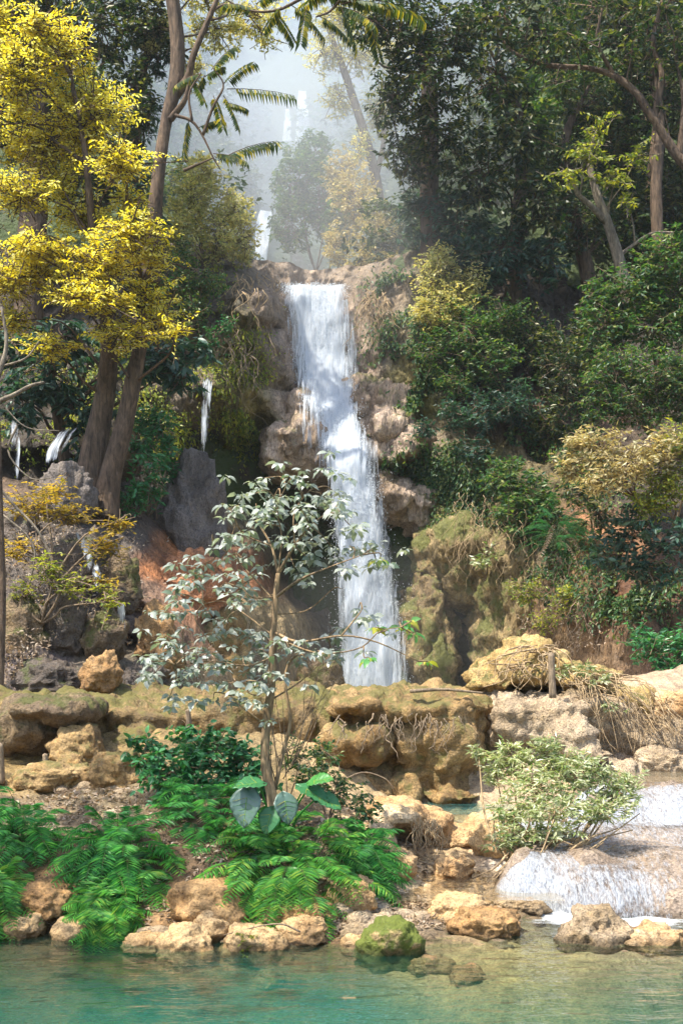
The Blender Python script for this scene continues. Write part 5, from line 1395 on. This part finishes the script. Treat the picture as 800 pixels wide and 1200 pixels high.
shrub("small-leaved light green bush right behind the sapling's trunk", [bl(370,900,34,26,11.6),bl(400,925,34,24,11.4),bl(345,885,22,22,11.8),bl(425,950,28,22,11),bl(380,880,30,18,12)], P(385, 965, 11.4), "mid", L=.06, wd=.55, dens=1.3, tl=.2, droop=.3, stem=.01, tw_r=.003, name="bush", cat="bush", hollow=.15)
shrub("little green sprig sprouting on the broad shore boulder", [bl(288,1102,16,12,8.75)], P(290, 1116, 8.8), "lime", L=.05, wd=.35, dens=1.3, tl=.1, stem=.005, tw_r=.002, name="sprig", cat="sprig")
shrub("tuft of moss grass on the cone-shaped boulder", [bl(462,1088,22,10,8.85),bl(450,1098,18,9,8.75)], P(460, 1100, 8.9), "lime", L=.03, wd=.3, dens=1.4, tl=.05, stem=.003, tw_r=.001, name="moss_tuft", cat="moss")

# elephant-ear plant: heart-shaped leaves on stalks
def ear_leaf(mb, c, tipdir, nrm, L, Wd, vm=None):
    n1, n2 = 15, 11
    t = np.linspace(0, 1, n1); w = np.where(t < .3, np.sqrt(np.clip(t / .3, 0, 1)) * .5, .5 * np.cos((t - .3) / .7 * math.pi / 2) ** .75)
    u = np.linspace(-1, 1, n2)
    d = unit(np.array(tipdir, float)); s = unit(np.cross(d, nrm)); nn = np.cross(s, d)
    T, U = np.meshgrid(t, u, indexing='ij')
    notch = .16 * np.abs(U) ** 1.2 * (T < .35) * (1 - T / .35)
    ww = np.interp(T, t, w)
    vein = .03 * np.cos(T * 34 - np.abs(U) * 6) * np.abs(U)
    lift = .16 * ww * np.abs(U) + .02 * np.sin(T * 9 + U * 4) - .22 * T ** 2 + vein
    V = np.asarray(c) + d * (L * (T - notch - .12))[..., None] + s * (Wd * ww * U)[..., None] + nn * (L * lift)[..., None]
    mb.add(V.reshape(-1, 3), [gridfaces(n1, n2)])
    if vm is not None:
        o_ = nn * .003
        tube(vm, V[3:, 5] + o_, .004, .0015, 4, 12, fine=False)
        for k_ in range(3, 12, 2):
            for sg in (1, -1):
                tube(vm, [V[k_, 5] + o_, V[min(14, k_ + 1), 5 + 2 * sg] + o_, V[min(14, k_ + 2), 5 + 4 * sg] + o_], .0022, .001, 4, 8)
eb = P(322, 1000, 10.0)
ep = empty("elephant_ear_plant", eb, "elephant-ear plant with big grey-green heart-shaped leaves at the sapling's foot", "plant")
for (px, py, ln_, tx, tz, ny, mt_) in [(290, 945, .32, -.15, -1, -.75, "ear"), (333, 950, .25, .25, -1, -.8, "ear"), (356, 938, .30, .9, -.35, -.5, "bush"), (304, 932, .26, -.9, .1, -.4, "bush"), (372, 948, .26, .9, -.25, -.4, "bush"), (366, 930, .22, .7, .3, -.4, "fern2"), (318, 966, .22, -.3, -1, -.8, "bush")]:
    q_ = MB(); vm = MB(); c = P(px, py - 14, 9.5)
    ear_leaf(q_, c, (tx, -.35, tz * .9), (R.normal() * .25, ny, .75), ln_, ln_ * .9, vm)
    lf = q_.build("leaf", G[mt_], ep, loc=eb)
    vm.build("veins", G["green2"], lf, loc=eb)
    md = lf.modifiers.new("thick", 'SOLIDIFY'); md.thickness = .0015
    q_ = MB(); tube(q_, [eb + [R.normal() * .03, 0, -.05], (eb + c) / 2 + [0, .08, .04], c], .012, .007, 6, 10); q_.build("stalk", G["fern"], ep, loc=eb)

# ------------------------------------------------------------------ SAPLING
sb = P(320, 958, 10.3)
sp = empty("sapling", sb, "slender sapling with grey-green leaves painted pale with sun sheen, standing before the waterfall", "sapling")
SD = 10.3
tm = MB()
def spx(pts, d=SD): return np.array([P(a, b, d + (c[0] if c else 0)) for a, b, *c in pts])
tube(tm, spx([(322,962),(318,930),(311,895),(312,850),(318,800),(320,745),(323,700),(326,672)]), 0, radii=[.062,.052,.048,.044,.040,.034,.028,.022], k=12, n=60, wob=.18, seed=4)
tube(tm, spx([(322,925),(332,880),(340,845),(334,800),(340,775),(360,760,-.2)]), .022, .008, 7, 24)
main = {"a": [(326,672),(318,640,.1),(302,610,.2),(300,590,.2)], "b": [(326,672),(345,640,-.1),(365,615,-.1),(385,600,-.1)], "c": [(323,700),(350,680,-.2),(385,665,-.3),(425,650,-.3)],
 "d": [(322,705),(300,680,.2),(270,650,.3),(252,640,.3)], "e": [(320,745),(290,722,.1),(262,705,.1),(238,708,.1)], "f": [(319,770),(290,780,-.2),(250,775,-.3),(205,780,-.3)], "g": [(320,740),(350,752,-.2),(400,745,-.4),(440,752,-.4),(490,775,-.4)],
 "h": [(320,745),(370,765,-.3),(420,760,-.3),(445,740,-.3),(470,735,-.3)], "i": [(318,800),(300,815,-.3),(275,800,-.3),(262,798,-.3)], "j": [(326,672),(330,630,0),(325,595,0),(335,570,0)], "k": [(345,640,-.1),(345,600,0),(362,575,0)],
 "l": [(318,640,.1),(285,625,.2),(272,600,.2),(262,590,.2)], "m": [(400,745,-.4),(420,720,-.4),(425,712,-.4)], "n": [(323,720),(360,715,.3),(390,690,.3),(400,690,.3)], "o": [(318,820),(350,800,.2),(372,780,.2),(388,762,.2)], "p": [(312,850),(285,830,-.1),(270,815,-.1)], "q":[(320,700),(296,700,-.3),(284,690,-.3)]}
for k, pp in main.items():
    tube(tm, spx(pp), .016 if k in "abcg" else .010, .004, 6, 18, wob=.15, seed=ord(k))
clus = [(300,578),(338,566),(280,592),(378,582),(352,596),(322,612),(398,600),(432,645),(388,640),(352,628),(272,626),(250,642),(300,640),(228,702),(258,688),(240,716),(205,696),(290,690),(192,770),(222,766),(250,778),(300,762),(338,758),(268,800),(300,798),(208,796),(420,712),(400,735),(440,655),(262,590),(412,618),(365,655),(285,655),(320,585),(262,655),(300,612),(355,578),(328,634),(372,762),(395,770),(225,680),(265,740),(290,745),(196,745),(178,775),(240,745),(310,780),(275,815),(320,600),(410,640),(180,790),(200,815),(235,800),(250,820),(285,770),(330,790),(350,775),(215,735),(275,705),(305,705),(340,600),(310,560),(362,600),(390,575),(240,660),(345,665),(375,630)]
green = [(470,735),(484,742),(500,775),(445,655),(440,735),(478,728),(432,770)]
lm, gm = MB(), MB()
rng = np.random.default_rng(44)
allp = np.concatenate([smooth_path(spx(pp), 12) for pp in main.values()])
for lst, tgt in ((clus, lm), (green, gm)):
    for (a, b) in lst:
        c = P(a, b, SD + rng.uniform(-.5, .5))
        j = allp[np.argmin(np.linalg.norm((allp - c) * [1, .5, 1], axis=1))]
        tube(tm, [j, (j + c) / 2 + rng.normal(size=3) * .04 + [0, 0, .03], c], .008, .004, 5, 8)
        for s_ in range(4 if tgt is lm else 1):
            n_ = rng.integers(8, 13)
            cc = c + rng.normal(size=3) * .075 * s_
            az = rng.uniform(0, 2 * math.pi) + np.arange(n_) * 2.4
            dd = np.stack([np.cos(az), np.sin(az), rng.uniform(-.75, .25, n_)], 1)
            no = unit(np.array([0, -.35, 1.0]) + rng.normal(size=(n_, 3)) * .4)
            ll = rng.uniform(.035, .115, n_) * (1 if tgt is lm else 1.05)
            leaves(tgt, cc + unit(dd) * rng.uniform(.01, .05, (n_, 1)), dd, no, ll, ll * .56, 'o', fold=.10, droop=.35)
lm.build("leaves", G["grey"], sp, smooth=True, loc=sb)
gm.build("leaves", G["green2"], sp, smooth=True, loc=sb)["label"] = "fresher green leaves at the right branch tips"
tm.build("trunk", BK3, sp, loc=sb)
# dry bare shoots beside it
tm = MB()
for k in range(16):
    a = rng.uniform(320, 345); y0 = rng.uniform(880, 940); e = rng.uniform(310, 400); y1 = rng.uniform(760, 860)
    dd = 10.5 + rng.uniform(-.2, .4)
    tube(tm, np.array([P(a, y0, dd), P(a * .6 + e * .4 + rng.normal() * 6, y0 * .6 + y1 * .4, dd), P(e, y1, dd + .1)]), .006, .002, 4, 10)
tag(tm.build("dry_shoots", TW, loc=P(332, 940, 10.6)), "thin leafless shoots rising just right of the sapling's trunk", "twigs")

# ------------------------------------------------------------------ SUNLIT BUSH over the cascade
bb_ = P(612, 1040, 10.9)
bu = empty("bush", bb_, "sunlit pale-leaved bush leaning over the right cascade on exposed roots", "bush")
BB = [bl(600,885,36,22,11.6),bl(640,880,30,24,11.5),bl(580,905,24,18,11.6),bl(625,920,46,26,11.2),bl(680,905,46,26,11.2),bl(720,925,34,22,11.1),bl(650,950,54,22,10.9),bl(700,945,44,22,10.9),bl(600,950,28,18,11.2),bl(610,975,34,18,10.9),bl(580,985,24,12,10.9),bl(650,975,34,14,10.8),bl(738,912,18,14,11.2),bl(560,880,16,12,11.8),bl(665,892,40,20,11.5)]
lm, tm = MB(), MB()
crown(lm, tm, weigh(BB, .085, .27, 12, 2.0), 1, 12, .085, .27, 'd', .15, .15, 0, .5, R, .1, .003, .8)
for c, r, _ in BB:
    mid = (bb_ + c) / 2 + R.normal(size=3) * .06 - [0, 0, .08]
    tube(tm, [bb_ + R.normal(size=3) * [.15, .1, .02], mid, c], .022, .006, 6, 12)
lm.build("foliage", G["sage"], bu, smooth=False, loc=bb_)
for k in range(34):   # crossing stems near the root
    a = R.uniform(585, 650); e = a + R.uniform(10, 110)
    tube(tm, [P(a, R.uniform(1005, 1050), 10.9 + R.uniform(-.2, .3)), P((a + e) / 2, R.uniform(985, 1020), 10.9 + R.uniform(-.2, .2)), P(e, R.uniform(950, 995), 10.9 + R.uniform(-.2, .3))], R.uniform(.008, .022), .006, 5, 12, wob=.2)
tm.build("branches", ROOT, bu, loc=bb_)
tm = MB()
for k in range(26):
    x0 = R.uniform(590, 650); y0 = R.uniform(995, 1030)
    pts = [P(x0, y0, 10.85), P(x0 - R.uniform(5, 25), y0 + R.uniform(8, 20), 10.7), P(x0 - R.uniform(10, 50), y0 + R.uniform(25, 50), 10.6)]
    tube(tm, pts, R.uniform(.006, .018), .004, 5, 12, wob=.2)
tm.build("roots", ROOT, bu, loc=bb_)

# ------------------------------------------------------------------ ROOTS AND TWIGS
def root_curtain(name, label, strands, mat, cat="roots", group=None):
    mb = MB(); first = None
    for (px, py, ln_, d, r_) in strands:
        n = 9
        p = P(px, py, d); pts = [p]
        for k in range(n):
            p = p + np.array([R.normal() * .075 * ln_, R.normal() * .04 * ln_ - .01, -ln_ / n])
            pts.append(p)
        tube(mb, pts, r_, r_ * .35, 4, 12)
        if first is None: first = P(px, py, d)
    return tag(mb.build(name, mat, loc=first), label, cat, group)
GRt = "hanging roots on the cliffs"
def cstr(n, x0, x1, y0, y1, l0, l1, r_=.014, off=.3):
    out = []
    for k in range(n):
        a, b = R.uniform(x0, x1), R.uniform(y0, y1)
        p, d = on_cliff(a, b, off)
        out.append((a, b, R.uniform(l0, l1), d, R.uniform(.5, 1.2) * r_))
    return out
root_curtain("hanging_roots", "curtain of pale roots hanging from the top of the left buttress", cstr(42, 276, 330, 318, 345, .5, 1.7), ROOT, group=GRt)
root_curtain("hanging_roots", "pale roots dangling down the cliff right of the fall's lip", cstr(40, 424, 455, 338, 355, .5, 1.5), ROOT, group=GRt)
root_curtain("hanging_roots", "tangle of dry pinkish roots on the middle of the right cliff", cstr(70, 530, 625, 575, 640, .4, 1.2, .008, 1.1), ROOT, group=GRt)
root_curtain("hanging_roots", "thin roots straggling down the mossy face of the left buttress", cstr(36, 245, 320, 370, 430, .6, 2.0), ROOTD, group=GRt)
root_curtain("hanging_roots", "dry roots and stems on the brown wall below the leaning fern", cstr(60, 600, 690, 650, 740, .4, 1.2, .010), ROOTD, group=GRt)
root_curtain("hanging_roots", "fine roots fringing the orange outcrop's dark hollow", [(R.uniform(480, 515), R.uniform(958, 970), R.uniform(.1, .4), 11.5, R.uniform(.004, .01)) for k in range(46)], ROOT, group=GRt)
root_curtain("hanging_roots", "roots dripping from the bulging ledge under the fall", [(R.uniform(395, 540), R.uniform(835, 850), R.uniform(.1, .45), 13.75, R.uniform(.004, .012)) for k in range(50)], ROOTD, group=GRt)
# root mat spilling over the right rocks, roots over the mound
def arcs(n, x0, x1, y0, y1, dx0, dx1, dy0, dy1, d, r_, arch=12):
    mb = MB()
    for k in range(n):
        a, b = R.uniform(x0, x1), R.uniform(y0, y1); dx, dy = R.uniform(dx0, dx1), R.uniform(dy0, dy1); dd = d + R.uniform(-.25, .25)
        j_ = R.normal(size=6) * 5
        tube(mb, [P(a, b, dd + .3), P(a + dx * .3 + j_[0], b + dy * .1 - R.uniform(0, arch), dd), P(a + dx * .55 + j_[1], b + dy * .35 + j_[2], dd - .1), P(a + dx * .8 + j_[3], b + dy * .65 + j_[4], dd - .15), P(a + dx + j_[5], b + dy, dd - .2)], R.uniform(.5, 1.3) * r_, r_ * .3, 4, 12)
    return mb
mbm = arcs(60, 655, 730, 785, 815, -10, 85, 25, 95, 14.9, .010, 7)
for p_ in (arcs(34, 730, 790, 820, 850, 0, 50, 20, 60, 15.0, .010),): mbm.v += p_.v; mbm.f[4] += [f + mbm.n for f in p_.f[4]]; mbm.n += p_.n
tag(mbm.build("root_mat", ROOT, loc=P(700, 860, 14.9)), "mat of straw-coloured roots spilling down the rocks on the right", "roots")
mbm = arcs(34, 592, 655, 756, 785, -50, 30, 10, 40, 15.2, .012, 2)
tag(mbm.build("surface_roots", ROOT, loc=P(620, 800, 15.4)), "woody roots gripping the ochre mound on the pale ledge", "roots")
shrub("grey-green tuft of leaves at the top of the root mat", [bl(690,782,22,10,14.9),bl(700,795,22,8,14.7),bl(660,785,18,8,15)], P(690, 800, 15.1), "sage", L=.08, wd=.4, dens=1.4, tl=.12, stem=.006, tw_r=.002, name="leaf_tuft", cat="tuft")
shrub("small weeds at the root mat's middle, over the dark crevice", [bl(715,828,22,10,14.7)], P(715, 845, 14.9), "sage", L=.07, wd=.4, dens=1.2, tl=.1, stem=.005, tw_r=.002, name="leaf_tuft", cat="tuft")
# wooden posts
for lb, px, y0, y1, d, r_ in [("short wooden post standing on the pale ledge beside the root mound", 646, 766, 812, 14.6, .05), ("broken stake on the left ledge behind the emerald bush", 221, 832, 852, 14.2, .035),
                              ("weathered stake on the left bank near the litter", 54, 884, 908, 12.9, .035), ("dark stake at the left picture edge above the ferns", 1, 872, 912, 12.8, .05)]:
    mb = MB(); tube(mb, [P(px + 1, y1 + 6, d), P(px, (y0 + y1) / 2, d), P(px - 1, y0, d)], r_, r_ * .85, 9, 12, wob=.3, seed=int(px))
    tag(mb.build("wooden_post", ROOTD, loc=P(px, y1, d)), lb, "post", "wooden stakes and posts")
# fallen sticks
GS = "fallen sticks on the banks"
for lb, pts, d, r_ in [("curved stick lying across the shore boulders", [(352,1092),(330,1083),(300,1086),(262,1096)], 8.85, .009), ("dark wet stick at the foot of the bush roots", [(634,1030),(655,1022),(680,1018)], 10.5, .018),
                       ("bare pale twig arching off the ledge right of the sapling", [(400,915),(425,905),(450,912),(462,925)], 12.6, .010), ("thin branch lying along the litter at the right of the ferns", [(470,1000),(500,1012),(540,1022)], 11.3, .010),
                       ("log lying on the ledge top under the fall", [(480,810),(520,808),(565,812)], 14.6, .03)]:
    mb = MB(); tube(mb, [P(a, b, d) for a, b in pts], r_, r_ * .5, 6, 14, wob=.2)
    tag(mb.build("stick", ROOTD, loc=P(*pts[0], d)), lb, "stick", GS)

# ------------------------------------------------------------------ LITTER AND GRAVEL (uncountable)
def litter(regs, L, mat, name, label, cat):
    bs = []
    for (px, py, rx, ry, n) in regs:
        c, d = on_bank(px, py)
        dy = abs(on_bank(px, py + ry)[1] - on_bank(px, py - ry)[1]) / 2 + .1
        a = R.normal(size=(n, 2)) * .55
        x = c[0] + a[:, 0] * m(rx, d); y = d + a[:, 1] * dy
        z = Bfun(x, y)
        k = z > .02
        bs.append(np.stack([x, y, z], 1)[k])
    b = np.concatenate(bs); n = len(b)
    lm = MB(); sz = L * R.uniform(.5, 1.4, n)
    leaves(lm, b + [0, 0, .012], unit(R.normal(size=(n, 3)) * [1, 1, .3]), unit(R.normal(size=(n, 3)) * .5 + [0, 0, 1]), sz, sz * R.uniform(.25, .6, n), fold=.25, droop=.2)
    tag(lm.build(name, G[mat], smooth=False), label, cat, kind="stuff")
litter([(360,960,60,20,500),(430,960,40,20,400),(270,1000,50,30,500),(160,990,60,30,600),(700,840,40,30,700),(760,870,40,20,500),(110,920,50,25,1500),(440,1085,60,20,1400),(180,930,60,20,900),(600,1050,50,18,900),(500,1075,60,14,700),(640,1010,40,30,900),(330,1085,90,14,900),(90,1085,90,10,500),(250,1070,80,16,400),(690,980,40,20,300),(470,1000,40,20,500),(60,960,60,30,600)], .055, "dry", "leaf_litter", "dry grey-brown leaves and twigs strewn over the banks", "leaf litter")
# pebbles
v, f = ICO[2]
mb = MB()
for (px, py, rx, ry, n) in [(450,1085,70,22,260),(600,1052,50,14,120),(520,1070,60,16,120),(330,1100,80,10,120),(110,925,40,20,120),(180,1100,80,8,60),(620,1100,60,10,60),(640,1000,40,24,90)]:
    for k in range(n):
        a, b = px + R.normal() * rx * .5, py + R.normal() * ry * .5
        c, d = on_bank(a, b); s = R.uniform(.012, .04) * R.choice([1, 1, 1, 2, 3])
        mb.add(v * [s, s * R.uniform(.6, 1), s * R.uniform(.4, .8)] * (1 + .2 * fbm(v * 1.3 + k, 2, k)[:, None]) + c, [f])
tag(mb.build("pebbles", M_PALE), "small pale pebbles scattered along the waterline", "pebbles", kind="stuff")

# ------------------------------------------------------------------ MIST AND HAZE
def ellipsoid(name, c, r, mat, label=None):
    v, f = ICO[4]; mb = MB(); mb.add(v * r + c, [f])
    o = mb.build(name, mat, loc=c)
    tag(o, label, "mist", kind="stuff")
ellipsoid("mist", P(335, 190, 52), (11, 20, 14), volume_mat("valley_mist", .030, (.78, .88, 1.0), .1), "bright bluish mist filling the valley gap above the fall")
ellipsoid("mist", P(400, 290, 31.5), (5.5, 5.0, 6.0), volume_mat("lip_mist", .030, (.95, .96, 1.0), .3), "thin sunlit spray over the lip of the fall")
ellipsoid("mist", P(470, 790, 27.4), (4.5, 2.2, 3.2), volume_mat("foot_mist", .020, (.92, .93, .96), .2), "spray hanging at the foot of the main waterfall")
mb = MB()
a_ = (-80, -8, -3.2); b_ = (80, 145, 105)
vx = np.array([[x, y, z] for x in (a_[0], b_[0]) for y in (a_[1], b_[1]) for z in (a_[2], b_[2])], float)
mb.add(vx, [np.array([[0, 1, 3, 2], [4, 6, 7, 5], [0, 4, 5, 1], [2, 3, 7, 6], [0, 2, 6, 4], [1, 5, 7, 3]])])
tag(mb.build("haze", volume_mat("haze_air", .0004, (.86, .92, 1.0), .3), smooth=False), "thin blue air haze over the whole valley", "haze", kind="stuff")
